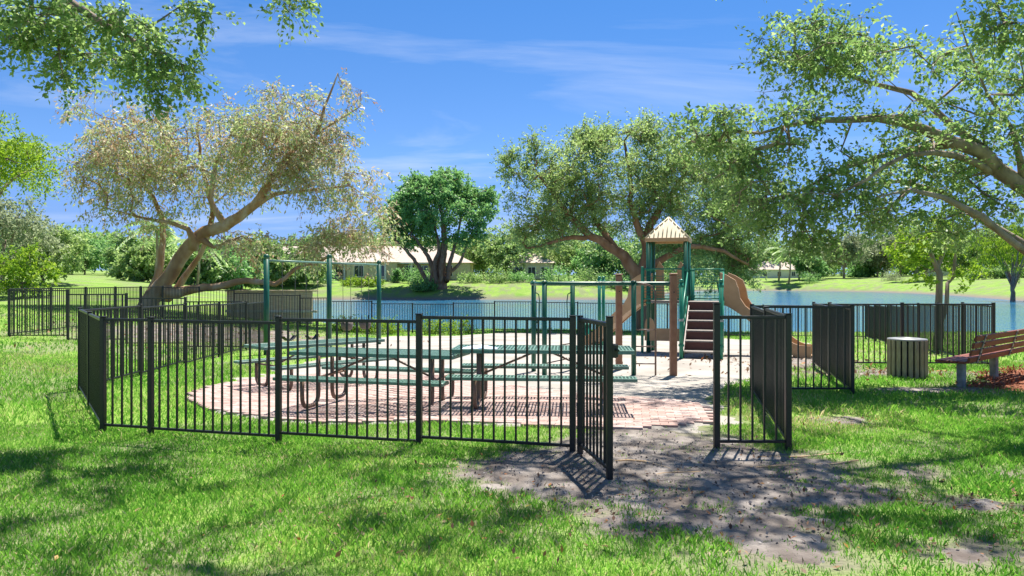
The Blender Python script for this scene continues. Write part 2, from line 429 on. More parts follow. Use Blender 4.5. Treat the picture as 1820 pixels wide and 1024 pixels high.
gx = lines(-600, [(-200, 40), (-70, 6.5), (-20, 1.0), (14, .2), (24, .5), (110, 1.0), (200, 6), (600, 40)])
gy = lines(-60, [(-4, 4), (2, 1), (38, .2), (60, .6), (130, 1.0), (240, 1.6), (300, 6), (900, 60)])
GX, GY = np.meshgrid(gx, gy); nx, ny = len(gx), len(gy)
GZ = ground(GX.ravel(), GY.ravel())
idx = np.arange(nx * ny).reshape(ny, nx)
F = np.stack([idx[:-1, :-1], idx[:-1, 1:], idx[1:, 1:], idx[1:, :-1]], -1).reshape(-1, 4)
Dl = poly_sd(GX.ravel(), GY.ravel(), LAKE)
soil = np.clip(1 - np.abs(Dl) / (1.3 + 1.5 * fbm(GX.ravel(), GY.ravel(), .25, 31)), 0, 1)
soil = np.maximum(soil, np.where(Dl < 0, 1, 0)); soil = np.maximum(soil * 1.3, .55 * ss(.50, .62, fbm(GX.ravel(), GY.ravel(), .8, 41)))
soil = np.maximum(soil, np.where(GY.ravel() < 33, .9 * ss(.12, .45, dirt_mask(GX.ravel(), GY.ravel())), 0))
terrain = link('ground', npmesh('ground', np.stack([GX.ravel(), GY.ravel(), GZ], 1), F, 'lawn', {'soil': np.clip(soil, 0, 1)}, True))
tag(terrain, kind='structure')

def sheet(name, x0, x1, y0, y1, st, mask, mat, lift, kind='structure', rough=False):
    xs = np.arange(x0, x1, st); ys = np.arange(y0, y1, st); X, Y = np.meshgrid(xs, ys)
    mk = mask(X.ravel(), Y.ravel()); g = ground(X.ravel(), Y.ravel())
    z = g + np.clip((mk - .5) * .15, -.05, lift) + .016 * (fbm(X.ravel(), Y.ravel(), 3.5, 8) - .5) + (.012 * (vnoise(X.ravel(), Y.ravel(), 11, 18) - .5) if rough else 0)
    n, m_ = len(xs), len(ys); id_ = np.arange(n * m_).reshape(m_, n)
    f = np.stack([id_[:-1, :-1], id_[:-1, 1:], id_[1:, 1:], id_[1:, :-1]], -1).reshape(-1, 4)
    f = f[(mk[f] > .3).any(1)]
    u, inv = np.unique(f, return_inverse=True)
    o = link(name, npmesh(name, np.stack([X.ravel(), Y.ravel(), z], 1)[u], inv.reshape(-1, 4), mat, None, True))
    return tag(o, kind=kind)

sheet('sand_play_area', -8, 13, 7.4, 33, .12, sand_mask, 'sand', .018)
sheet('bare_dirt', -15, 12, 3.4, 31, .06, lambda x, y: dirt_mask(x, y) - .5 * ss(.4, .7, sand_mask(x, y)), 'dirt', .016, rough=True)
MUL = [(7.5, 12.35), (8.3, 11.9), (9.6, 11.7), (12.5, 11.4), (13.5, 14.5), (10.5, 15.2), (9.0, 13.9), (8.0, 12.9)]
sheet('mulch_bed', 5.5, 14.5, 10.3, 16.5, .1, lambda x, y: .5 - poly_sd(x, y, MUL) * .9 + (fbm(x, y, 1.2, 55) - .5) * .8, 'mulch', .05)
wm = MB().quad((-60, 30, WATER), (130, 30, WATER), (130, 260, WATER), (-60, 260, WATER))
tag(wm.build('lake_water', 'water'), kind='structure')

# brick pavers, laid one by one
def pavers():
    root_mat = M['brick']
    mask = lambda x, y: .5 - poly_sd(x, y, PAVE) * 6
    base = sheet('brick_patio', -6.2, 3.6, 7.6, 16.4, .1, mask, 'sand', .024)
    a = R(-9); ca, sa = cos(a), sin(a)
    bl, bw, gap = .2, .1, .0035
    cells = []
    for r in range(-75, 80):
        for c in range(-45, 45):
            u = (c + (.5 if r % 2 else 0)) * (bl + gap); v = r * (bw + gap)
            x, y = -1.3 + u * ca - v * sa, 11.5 + u * sa + v * ca
            cells.append((x, y))
    cells = np.array(cells)
    cells = cells[poly_sd(cells[:, 0], cells[:, 1], PAVE) < -.03]
    cells = cells[np.argsort(np.hypot(cells[:, 0], cells[:, 1]))]
    zz = ground(cells[:, 0], cells[:, 1])
    k = .004
    proto = MB().box((0, 0, 0), (bl, bw, .05), bev=k)
    me = proto.mesh('brick', None); me.materials.append(root_mat)
    far = []
    for i, (x, y) in enumerate(cells):
        z = zz[i] + .016 + random.uniform(-.003, .003)
        if i < 300:
            o = link('brick', me, base, (x, y, z), a + random.uniform(-.02, .02))
            o.rotation_euler.x = random.uniform(-.012, .012); o.rotation_euler.y = random.uniform(-.008, .008)
        else:
            far.append((x, y, z))
    pv = np.array(proto.v); nv = len(pv); far = np.array(far)
    rot = np.stack([pv[:, 0] * ca - pv[:, 1] * sa, pv[:, 0] * sa + pv[:, 1] * ca, pv[:, 2]], 1)
    V = (far[:, None, :] + rot[None]).reshape(-1, 3)
    q = np.array([f for f in proto.f if len(f) == 4] + [(31, 24, 25, 26), (31, 26, 27, 30), (30, 27, 28, 29)])
    FF = (np.arange(len(far))[:, None, None] * nv + q[None]).reshape(-1, 4)
    o = link('bricks_beyond', npmesh('bricks_beyond', V, FF, M['brick'], {'rnd': np.repeat(RNG.random(len(far)), nv)}), base)
    tag(o, kind='stuff')
pavers()

# ------------------------------------------------------------------ fences
FH, PITCH = 1.37, .116
PICKET = MB().box((0, 0, 0), (.019, .019, FH - .1)).mesh('picket', 'black')
def fence(label, pts, first=True, last=True, tall=None, skip=()):
    """stepped picket panels between posts; every picket is its own piece"""
    root = thing('metal_fence', (pts[0][0], pts[0][1], gz(*pts[0])), label, 'fence', 'black metal fence runs')
    ox, oy, oz = root.location
    tops = []
    for i in range(len(pts) - 1):
        (x0, y0), (x1, y1) = pts[i], pts[i + 1]
        tops.append((gz(x0, y0) + gz(x1, y1)) / 2 + random.uniform(-.012, .012))
    for i, (x, y) in enumerate(pts):
        if (i == 0 and not first) or (i == len(pts) - 1 and not last): continue
        g = gz(x, y); t = max([tops[j] for j in (i - 1, i) if 0 <= j < len(tops)]) + FH + .012
        if tall and i == tall[0]: t = g + tall[1]
        a = math.atan2(pts[min(i + 1, len(pts) - 1)][1] - pts[max(i - 1, 0)][1], pts[min(i + 1, len(pts) - 1)][0] - pts[max(i - 1, 0)][0])
        m = MB().box((0, 0, (t - g - .25) / 2), (.06, .06, t - g + .25), bev=.006)
        m.box((0, 0, t - g + .006), (.068, .068, .012), bev=.003)
        o = m.build('post', 'black', root); o.location = (x - ox, y - oy, g - oz); o.rotation_euler.z = a
    for i in range(len(pts) - 1):
        (x0, y0), (x1, y1) = pts[i], pts[i + 1]; L_ = math.hypot(x1 - x0, y1 - y0); a = math.atan2(y1 - y0, x1 - x0); b = tops[i]
        cx, cy = (x0 + x1) / 2 - ox, (y0 + y1) / 2 - oy
        o = MB().box((0, 0, 0), (L_ - .062, .038, .034), bev=.005).build('top_rail', 'black', root); o.location = (cx, cy, b + FH - .017 - oz); o.rotation_euler.z = a
        o = MB().box((0, 0, 0), (L_ - .062, .03, .03), bev=.004).build('bottom_rail', 'black', root); o.location = (cx, cy, b + .085 - oz); o.rotation_euler.z = a
        n = max(1, int(round((L_ - .06) / PITCH)) - 1)
        for k in range(n):
            t = (k + 1) / (n + 1)
            link('picket', PICKET, root, (x0 + (x1 - x0) * t - ox, y0 + (y1 - y0) * t - oy, b + .07 + (FH - .1) / 2 - oz), a)
    return root

def pts_between(a, b, n):
    return [(a[0] + (b[0] - a[0]) * i / n, a[1] + (b[1] - a[1]) * i / n) for i in range(n + 1)]

FA, FB = (-4.93, 8.82), (.61, 7.34)
def on_line(px):
    k = (px - 910) / FOC; t = (k * FA[1] - FA[0]) / ((FB[0] - FA[0]) - k * (FB[1] - FA[1]))
    return (FA[0] + t * (FB[0] - FA[0]), FA[1] + t * (FB[1] - FA[1]))
LC = (-7.15, 12.1); SB = (-7.75, 23.2); BK = (-8.4, 34.0); LR = (14.6, 30.2)
fence('black metal fence run between the camera and the picnic tables, left of the open gate', [FA, on_line(268), on_line(495), on_line(745), FB])
fence('short black fence run angling back from the front left corner post', pts_between(FA, LC, 2), first=False)
fence('long black fence run going back past the left side of the swing set', pts_between(LC, SB, 5), first=False)
fence('black fence run along the lake behind the playground', pts_between(BK, (3.0, 33.4), 6) + pts_between((3.0, 33.4), LR, 6)[1:], first=False)
GP, RC = (2.09, 7.47), (2.82, 7.47)
R2, R3, R4, R5 = (3.74, 11.4), (5.30, 11.4), (6.6, 16.0), (10.4, 15.8)
fence('narrow black fence panel with the latch post, right of the gate opening', [GP, RC], tall=(0, 1.49))
fence('black fence run receding edge on behind the narrow panel right of the gate', pts_between(RC, R2, 2), first=False)
fence('short black fence panel facing the camera between two receding fence runs', [R2, R3], first=False)
fence('black fence run receding edge on left of the slatted trash bin', pts_between(R3, R4, 2), first=False)
fence('black fence run facing the camera behind the slatted trash bin', [R4, (8.48, 15.9), R5], first=False)
fence('black fence run going back to the lake behind the bin and bench', pts_between(R5, LR, 7), first=False, last=False)
YL, YB, YJ = (-14.3, 20.8), (-14.8, 31.0), (-7.62, 20.8)
fence('black fence run facing the camera on the grass left of the swing set', pts_between(YL, YJ, 4), last=False)
fence('black fence run going back from the far left corner post', pts_between(YL, YB, 5), first=False)
fence('black fence run stepping down to the lake in front of the leaning tree', pts_between(YB, BK, 5), first=False, last=False)

def gate():
    h0, h1 = Vector((.67, 7.27)), Vector((.845, 6.27)); d = h1 - h0; a = math.atan2(d.y, d.x); Lg = d.length
    g = thing('metal_gate', (h0.x, h0.y, 0), 'black metal picket gate swung open towards the camera', 'gate', rz=a)
    for x, nm, hh in ((.025, 'hinge_stile', 1.36), (Lg - .03, 'latch_stile', 1.40)):
        MB().box((x, 0, .05 + hh / 2 - .04), (.052, .052, hh), bev=.006).box((x, 0, .05 + hh - .035), (.058, .058, .014), bev=.004).build(nm, 'black', g)
    MB().box((Lg / 2, 0, 1.345), (Lg - .11, .045, .04), bev=.006).build('top_rail', 'black', g)
    MB().box((Lg / 2, 0, .105), (Lg - .11, .032, .032), bev=.005).build('bottom_rail', 'black', g)
    for k in range(7):
        link('picket', PICKET, g, (.05 + (k + 1) * (Lg - .11) / 8, 0, .1 + (FH - .1) / 2 - .02))
    l = MB().box((Lg - .03, .045, 1.12), (.075, .05, .12), bev=.01); l.tube([(Lg - .1, .05, 1.13), (Lg + .06, .05, 1.13)], .012)
    l.box((Lg - .09, .05, 1.10), (.05, .03, .07), bev=.006)
    l.build('latch', 'black', g)
    for z in (.32, 1.16):
        m = MB().tube([(-.02, 0, z - .05), (-.02, 0, z + .05)], .017, 8).box((.0, 0, z), (.045, .028, .05), bev=.004)
        m.build('hinge', 'black', g)
gate()

# ------------------------------------------------------------------ picnic tables
def perforated(mb, cx, cy, z, lx, ly, th, cell=.045, bar=.016):
    mb.box((cx, cy - ly / 2 + .011, z - .012), (lx, .022, th), bev=.006).box((cx, cy + ly / 2 - .011, z - .012), (lx, .022, th), bev=.006)
    mb.box((cx - lx / 2 + .011, cy, z - .012), (.022, ly - .046, th), bev=.006).box((cx + lx / 2 - .011, cy, z - .012), (.022, ly - .046, th), bev=.006)
    nx_ = int((lx - .05) / cell); ny_ = int((ly - .05) / cell)
    for i in range(1, nx_):
        mb.box((cx - lx / 2 + lx * i / nx_, cy, z + .004), (bar, ly - .046, .006))
    for j in range(1, ny_):
        mb.box((cx, cy - ly / 2 + ly * j / ny_, z + .001), (lx - .046, bar, .006))

def make_table():
    parts = []
    m = MB(); perforated(m, 0, 0, .76, 2.44, .76, .055); parts.append(('table_top', m.mesh('table_top', 'teal')))
    for s in (-1, 1):
        m = MB(); perforated(m, 0, s * .66, .45, 2.44, .27, .045); parts.append(('seat', m.mesh('seat', 'teal')))
    for e in (-.86, .86):
        for s in (-1, 1):
            y0, y1 = s * .20, s * .64
            p = [(e, y0, .745), (e, y0, .22)] + arc((e, y0, .20), (e, y0, .03), (e, (y0 + y1) / 2 - s * .06, .03), 6) + \
                arc((e, (y0 + y1) / 2 + s * .06, .03), (e, y1, .03), (e, y1, .20), 6) + [(e, y1, .435)]
            parts.append(('leg', MB().tube(p, .03, 10).mesh('leg', 'brown_tube', True)))
        m = MB().tube([(e, -.64, .40), (e, .64, .40)], .018, 8)
        parts.append(('cross_bar', m.mesh('cross_bar', 'brown_tube', True)))
    for s in (-1, 1):
        parts.append(('brace', MB().tube([(s * .06, 0, .735), (s * .84, 0, .40)], .016, 8).mesh('brace', 'brown_tube', True)))
    return parts
TP = make_table()
def table(x, y, a, label):
    t = thing('picnic_table', (x, y, gz(x, y) + .03), label, 'picnic table', 'green picnic tables', rz=a)
    for nm, me in TP: link(nm, me, t)
    return t
table(-3.55, 13.35, R(45), 'green mesh picnic table set at an angle, farthest from the camera')
table(-1.87, 10.38, R(-14.5), 'green mesh picnic table in the middle, left of the table with the cloth')
tC = table(.42, 10.05, R(-4.5), 'green mesh picnic table behind the open gate with a white cloth on it')

def cloth():
    x0, y0, z0 = -.43, 9.98, gz(.42, 10.05) + .03 + .77
    n, m_ = 26, 14; X, Y = np.meshgrid(np.linspace(-.24, .24, n), np.linspace(-.13, .13, m_))
    e = np.clip(1.15 - np.sqrt((X / .24) ** 2 + (Y / .13) ** 2), 0, 1)
    Z = e * (.02 + .085 * np.abs(fbm(X, Y, 9, 77) - .35)) + .003
    i_ = np.arange(n * m_).reshape(m_, n)
    f = np.stack([i_[:-1, :-1], i_[:-1, 1:], i_[1:, 1:], i_[1:, :-1]], -1).reshape(-1, 4)
    me = npmesh('crumpled_cloth', np.stack([X.ravel() * (1 + .2 * (fbm(X, Y, 14, 3).ravel() - .5)), Y.ravel(), Z.ravel()], 1), f, 'cloth', None, True)
    tag(link('crumpled_cloth', me, None, (x0, y0, z0), R(-5)), 'crumpled white and blue cloth lying on the table behind the gate', 'cloth')
cloth()

# ------------------------------------------------------------------ play tower
def tower():
    g0 = gz(4.6, 19.5)
    t = thing('play_tower', (4.23, 20.0, g0), 'green play tower with cream pyramid roof, stairs and two tan slides', 'playground', rz=R(-18))
    # local frame: x right, y away, z up from the sand
    DK = 1.43
    roofp = []
    for x in (-.5, .5):
        for y in (.05, 1.0):
            MB().tube([(x, y, -.3), (x, y, 3.2)], .062, 12).build('post', 'green_dark', t, True)
    for x in (.62, 1.42):
        MB().tube([(x, .95, -.3), (x, .95, DK + .9)], .055, 12).build('post', 'green', t, True)
    for x, y in ((-.5, .05), (.5, .05), (-.5, 1.0), (.5, 1.0), (.62, .95), (1.42, .95), (.56, -1.95), (1.50, -1.95)):
        for z in ((.62, 1.38, 1.55, 2.28) if y > -1 else (.4, 1.02, 1.85)):
            m = MB().lathe((x, y, z), [(.064, -.03), (.07, -.028), (.07, .028), (.064, .03)], 12); m.tube([(x - .01, y - .06, z), (x - .01, y - .085, z)], .014, 6)
            m.build('clamp', 'galv' if z in (.62, 1.02) else 'green', t)
    # deck under roof and landing
    MB().box((0, .52, DK - .03), (1.06, 1.0, .06), bev=.01).build('deck', 'step', t)
    MB().box((1.02, .45, DK - .03), (.90, 1.0, .06), bev=.01).build('landing', 'step', t)
    # railings: frame with thin bars
    def railing(x0, y0, x1, y1, nm='railing'):
        m = MB(); z0, z1 = DK + .06, DK + .88; L_ = math.hypot(x1 - x0, y1 - y0)
        m.tube([(x0, y0, z1), (x1, y1, z1)], .02, 8); m.tube([(x0, y0, z0), (x1, y1, z0)], .018, 8)
        m.tube([(x0, y0, z0), (x0, y0, z1)], .018, 8); m.tube([(x1, y1, z0), (x1, y1, z1)], .018, 8)
        r = m.build(nm, 'green', t, True)
        k = MB()
        for i in range(1, 9):
            z = z0 + (z1 - .12 - z0) * i / 9
            k.tube([(x0, y0, z), (x1, y1, z)], .0075, 5)
        for i in range(1, 4):
            k.tube([(x0 + (x1 - x0) * i / 4, y0 + (y1 - y0) * i / 4, z0), (x0 + (x1 - x0) * i / 4, y0 + (y1 - y0) * i / 4, z1 - .12)], .007, 5)
        tag(k.build('grille', 'green', r), kind='stuff')
    railing(-.62, -.02, .42, -.02); railing(.62, .95, 1.42, .95)
    for x in (-.66, .44):
        MB().box((x, -.02, (DK + .95) / 2 - .15), (.07, .07, DK + 1.25), bev=.01).build('rail_post', 'green', t)
    # stairs with stringer posts
    for x in (.56, 1.50):
        y = -1.95
        m = MB().tube([(x, y, -.3), (x, y, 1.95)], .05, 12); m.lathe((x, y, 1.95), [(.055, 0), (.055, .05), (.03, .075)], 12)
        m.build('stair_post', 'green', t, True)
        m = MB().tube([(x, -1.95, 1.0), (x, -.1, 2.2)], .02, 8); m.tube([(x, -1.95, .35), (x, -.1, 1.55)], .02, 8)
        for q in range(1, 6):
            yy = -1.95 + 1.85 * q / 6; zz = .35 + 1.2 * q / 6
            m.tube([(x, yy, zz), (x, yy, zz + .65)], .012, 6)
        m.build('handrail', 'green', t, True)
    for x in (.60, 1.46):
        m = MB().prism([(x - .015, -1.85, .02), (x - .015, -1.85, .26), (x - .015, -.05, DK - .07), (x - .015, -.05, DK - .34)], (.03, 0, 0))
        m.build('stringer', 'dark_brown', t)
    for k in range(5):
        z = .235 * (k + 1); y = -1.72 + .36 * k
        MB().box((1.03, y, z), (.84, .36, .045), bev=.01).build('stair_tread', 'step', t)
        MB().box((1.03, y + .165, z + .12), (.82, .02, .19)).build('stair_riser', 'dark_brown', t)
    MB().box((1.03, -.06, DK - .10), (.86, .03, .16)).build('stair_riser', 'dark_brown', t)
    # roof: four ribbed faces
    zr, ap, hw = 3.16, 3.76, .575
    cx, cy = 0, .52
    cor = [(cx - hw, cy - hw, zr), (cx + hw, cy - hw, zr), (cx + hw, cy + hw, zr), (cx - hw, cy + hw, zr)]
    for i in range(4):
        a, b = np.array(cor[i]), np.array(cor[(i + 1) % 4]); top = np.array((cx, cy, ap))
        m = MB(); nrm = np.cross(b - a, top - a); nrm /= np.linalg.norm(nrm)
        m.prism([a, b, top], -nrm * .02)
        ro = m.build('roof_panel', 'cream', t)
        rb = MB()
        for k in range(1, 10):
            p = a + (b - a) * k / 10; f = 1 - abs(k / 10 - .5) * 2
            e = p + (top - (a + b) / 2) * f * .98
            rb.tube([p + nrm * .004, e + nrm * .004], .016, 6)
        rb.tube([a + nrm * .006, top + nrm * .006], .022, 6)
        rb.build('rib', 'cream', ro, True)
        mid = (a + b) / 2; ln = np.linalg.norm(b - a)
        MB().box((mid[0], mid[1], zr - .05), (ln + .02 if i % 2 == 0 else .03, .03 if i % 2 == 0 else ln - .04, .11), bev=.008).build('fascia', 'tan', t)
    # slides
    def slide(start, direc, length, nm='slide'):
        ux, uy = direc; n = math.hypot(ux, uy); ux, uy = ux / n, uy / n; nx_, ny_ = -uy, ux
        def pt(s, off, z): return np.array((start[0] + ux * s + nx_ * off, start[1] + uy * s + ny_ * off, z))
        prof = []
        for s in np.linspace(0, length, 18):
            f = s / length
            zb = DK - .02 if f < .06 else (DK - .02) * (1 - ss(0.0, 1.0, (f - .06) / .86) * .35 - .60 * min(1, (f - .06) / .84))
            prof.append((s, max(zb, .12)))
        bed = MB()
        for (s0, z0), (s1, z1) in zip(prof[:-1], prof[1:]):
            bed.quad(pt(s0, -.24, z0), pt(s0, .24, z0), pt(s1, .24, z1), pt(s1, -.24, z1))
            bed.quad(pt(s0, -.24, z0 - .05), pt(s1, -.24, z1 - .05), pt(s1, .24, z1 - .05), pt(s0, .24, z0 - .05))
        so_ = bed.build(nm, 'tan', t)
        for sd in (-1, 1):
            lo = [(s, z - .08) for s, z in prof]
            hi = []
            for s, z in prof:
                f = s / length
                extra = .24
                if f < .12: extra = .80 - f * 1.2
                elif f < .30: extra = .24 + .42 * (1 - ss(.10, .30, f))
                hi.append((s + (.16 * max(0, 1 - abs(f - .13) / .1)), z + extra))
            m = MB(); o_ = sd * .25
            P1 = [pt(s, o_, z) for s, z in lo]; P2 = [pt(s, o_, z) for s, z in hi]
            Q1 = [pt(s, o_ + sd * .045, z) for s, z in lo]; Q2 = [pt(s, o_ + sd * .045, z) for s, z in hi]
            for i in range(len(lo) - 1):
                m.quad(P1[i], P1[i + 1], P2[i + 1], P2[i]); m.quad(Q1[i], Q2[i], Q2[i + 1], Q1[i + 1])
                m.quad(P2[i], P2[i + 1], Q2[i + 1], Q2[i]); m.quad(P1[i], Q1[i], Q1[i + 1], P1[i + 1])
            m.quad(P1[0], P2[0], Q2[0], Q1[0]); m.quad(P1[-1], Q1[-1], Q2[-1], P2[-1])
            m.build('slide_wall', 'tan', so_, False)
        m = MB(); e = pt(length * .8, 0, 0); m.tube([(e[0], e[1], -.3), (e[0], e[1], .35)], .04, 8); m.build('slide_leg', 'green', so_, True)
        return so_
    slide((1.50, .35), (1.97, -.73), 2.35)
    slide((-.58, .62), (-1.77, .58), 2.15)
    # arch of the slide hood at the back
    for x in (-.30, .30):
        MB().prism([(x - .13, 1.05, DK), (x + .13, 1.05, DK), (x + .10, 1.05, DK + .95), (x - .02, 1.05, DK + 1.12), (x - .12, 1.05, DK + .9)], (0, .05, 0)).build('hood_panel', 'tan', t)
    # low play counter under the deck
    m = MB().prism([(-.60, .0, .34), (.40, .0, .34), (.40, .0, .68), (-.32, .0, .68), (-.36, .0, .90), (-.46, .0, .98), (-.56, .0, .93), (-.60, .0, .80)], (0, .05, 0))
    m.build('play_panel', 'tan', t)
    for x in (-.52, -.30):
        MB().tube([(x, .03, -.3), (x, .03, .4)], .03, 8).build('panel_leg', 'green_dark', t, True)
    # parallel overhead bars behind, reaching the tower
    for y in (1.7, 2.35):
        MB().tube([(-2.2, y, -.3), (-2.2, y, 2.06)], .05, 10).lathe((-2.2, y, 2.06), [(.055, 0), (.05, .05), (.02, .07)], 10).build('bar_post', 'green', t, True)
        MB().tube([(-2.2, y, 1.95), (-.5, y - 1.0, 1.95)], .028, 8).build('overhead_bar', 'teal', t, True)
tower()
sp = MB().tube([(0, 0, -.3), (0, 0, .62)], .10, 14); sp.lathe((0, 0, .62), [(.13, 0), (.14, .03), (.12, .06)], 14)
o = sp.build('stepping_post', 'green', None, True); o.location = (2.45, 24.2, gz(2.45, 24.2))
tag(o, 'short green stepping post in the sand behind the curved ladder', 'stepping post')

def ladder():
    t = thing('horizontal_ladder', (1.8, 14.4, gz(1.8, 14.4)), 'curved green overhead ladder with two brown end posts in the sand', 'climbing frame')
    ox, oy, oz = t.location
    H = 1.80
    def Lp(x, y, z): return (x - ox, y - oy, z)
    near = [(.47, 14.45), (.62, 14.0), (1.2, 13.88), (1.8, 13.92), (2.4, 14.02), (2.9, 14.0), (3.04, 13.95)]
    far = [(.42, 14.9), (.75, 15.15), (1.25, 15.1), (1.8, 15.05), (2.2, 15.05)]
    def cat(pl, n=5):
        out = []; pl = [np.array(p) for p in pl]
        for i in range(len(pl) - 1):
            p0, p1, p2, p3 = pl[max(i - 1, 0)], pl[i], pl[i + 1], pl[min(i + 2, len(pl) - 1)]
            for q in np.linspace(0, 1, n, endpoint=False):
                out.append(.5 * ((2 * p1) + (-p0 + p2) * q + (2 * p0 - 5 * p1 + 4 * p2 - p3) * q * q + (-p0 + 3 * p1 - 3 * p2 + p3) * q ** 3))
        return out + [pl[-1]]
    NC, FC = cat(near), cat(far)
    MB().tube([Lp(p[0], p[1], H - .02) for p in NC] , .04, 10).build('rail', 'green_dark', t, True)
    MB().tube([Lp(p[0], p[1], H - .02) for p in FC], .04, 10).build('rail', 'green_dark', t, True)
    MB().tube([Lp(*near[0], H - .02), Lp(.40, 14.68, H - .02), Lp(*far[0], H - .02)], .04, 10).build('rail_end', 'green_dark', t, True)
    for k in range(6):
        a = NC[min(len(NC) - 1, 4 + k * 4)]; b = FC[min(len(FC) - 1, 2 + k * 3)]
        MB().tube([Lp(a[0], a[1], H - .02), Lp(b[0], b[1], H - .02)], .016, 8).build('rung', 'teal', t, True)
    for x, y in ((.44, 14.85), (.62, 13.98), (1.25, 15.1), (2.33, 14.0)):
        MB().tube([Lp(x, y, -.3), Lp(x, y, H)], .048, 12).lathe(Lp(x, y, H), [(.055, 0), (.055, .02), (.03, .04)], 12).build('post', 'green_dark', t, True)
    for x, y in ((2.2, 15.05), (3.07, 13.92)):
        MB().box(Lp(x, y, .8), (.13, .13, 2.3), bev=.018).box(Lp(x, y, 1.965), (.145, .145, .03), bev=.01).build('end_post', 'post_brown', t)
        MB().tube([Lp(x, y - .068, 1.62), Lp(x, y - .055, 1.62)], .014, 8).build('bolt', 'black', t)
    for x, y in ((.44, 14.85), (1.25, 15.1)):
        s = 1 if x < 1 else -1
        p = [Lp(x, y - .03, 1.62)] + [Lp(x + s * .10, y - .05, 1.56), Lp(x + s * .12, y - .05, 1.4), Lp(x + s * .11, y - .05, 1.1), Lp(x + s * .06, y - .05, .98)] + [Lp(x, y - .03, .95)]
        MB().tube(p, .011, 8).build('hand_loop', 'green_dark', t, True)
    # thin brown climbing ladder at the near end
    p = arc(Lp(2.40, 13.98, H - .02), Lp(2.74, 13.96, H), Lp(2.74, 13.96, H - .25), 6) + [Lp(2.74, 13.96, -.2)]
    MB().tube(p, .018, 8).build('ladder_stile', 'brown_tube', t, True)
    for z in (.25, .58, .90):
        MB().tube([Lp(2.33, 14.0, z), Lp(2.74, 13.96, z)], .012, 8).build('ladder_rung', 'brown_tube', t, True)
    for z in (.25, .55):
        MB().tube([Lp(.62, 13.98, z), Lp(1.25, 15.1, z)], .012, 8).build('ladder_rung', 'brown_tube', t, True)
ladder()

# ------------------------------------------------------------------ swing set and swings
def swings():
    A, B_ = np.array((-6.75, 20.1)), np.array((-4.62, 25.4)); Mid = (A + B_) / 2
    t = thing('swing_set', (A[0], A[1], gz(*A)), 'green steel swing frame with three posts and a long top bar', 'swing set')
    ox, oy, oz = t.location; TOP = 2.36
    for p, hgt in ((A, TOP + .02), (Mid, TOP + .12), (B_, TOP)):
        g = gz(*p)
        MB().tube([(p[0] - ox, p[1] - oy, g - oz - .3), (p[0] - ox, p[1] - oy, hgt - oz)], .075, 14).lathe((p[0] - ox, p[1] - oy, hgt - oz), [(.082, -.05), (.082, .03), (.06, .07), (.02, .085)], 14).build('post', 'green_dark', t, True)
    for p, q in ((A, Mid), (Mid, B_)):
        d = (q - p) / np.linalg.norm(q - p)
        p_, q_ = p + d * .06, q - d * .06
        MB().tube([(p_[0] - ox, p_[1] - oy, TOP - .07 - oz), (q_[0] - ox, q_[1] - oy, TOP - .07 - oz)], .032, 10).build('top_bar', 'teal', t, True)
    labs = ['black belt swing nearest the left post of the swing frame', 'black belt swing just left of the middle swing post',
            'bucket swing just right of the middle swing post', 'bucket swing nearest the right post of the swing frame']
    k = 0
    for p, q, bucket in ((A, Mid, False), (Mid, B_, True)):
        d = (q - p); Ld = np.linalg.norm(d); d = d / Ld; a = math.atan2(d[1], d[0])
        for f in (.33, .70):
            c = p + d * Ld * f; g = gz(*c)
            s = thing('bucket_swing' if bucket else 'belt_swing', (c[0], c[1], g), labs[k], 'swing', 'swings on the green frame', rz=a); k += 1
            zt = TOP - .10 - g; w_ = .26 if not bucket else .2; zs = .5 if not bucket else .85
            for sg in (-1, 1):
                MB().tube([(sg * (w_ + .03), 0, zt), (sg * w_, 0, zs)], .009, 6).build('chain', 'chain', s)
            if not bucket:
                m = MB(); n = 10
                for i in range(n):
                    u0, u1 = -1 + 2 * i / n, -1 + 2 * (i + 1) / n
                    for zz in (0, -.015):
                        m.quad((u0 * w_, -.07, zs - .13 * (1 - u0 * u0) + zz), (u1 * w_, -.07, zs - .13 * (1 - u1 * u1) + zz), (u1 * w_, .07, zs - .13 * (1 - u1 * u1) + zz), (u0 * w_, .07, zs - .13 * (1 - u0 * u0) + zz))
                    for yy in (-.07, .07):
                        m.quad((u0 * w_, yy, zs - .13 * (1 - u0 * u0)), (u1 * w_, yy, zs - .13 * (1 - u1 * u1)), (u1 * w_, yy, zs - .13 * (1 - u1 * u1) - .015), (u0 * w_, yy, zs - .13 * (1 - u0 * u0) - .015))
                m.build('belt_seat', 'belt', s)
            else:
                m = MB().lathe((0, 0, zs - .28), [(.10, 0), (.17, .05), (.19, .14), (.20, .27), (.175, .27), (.165, .15), (.14, .07), (.02, .03)], 14)
                m.build('bucket_seat', 'bucket', s, True)
                for sg in (-1, 1):
                    MB().tube([(sg * .2, 0, zs - .06), (sg * .2, 0, zs + .18)], .02, 8).build('strap', 'belt', s, True)
swings()

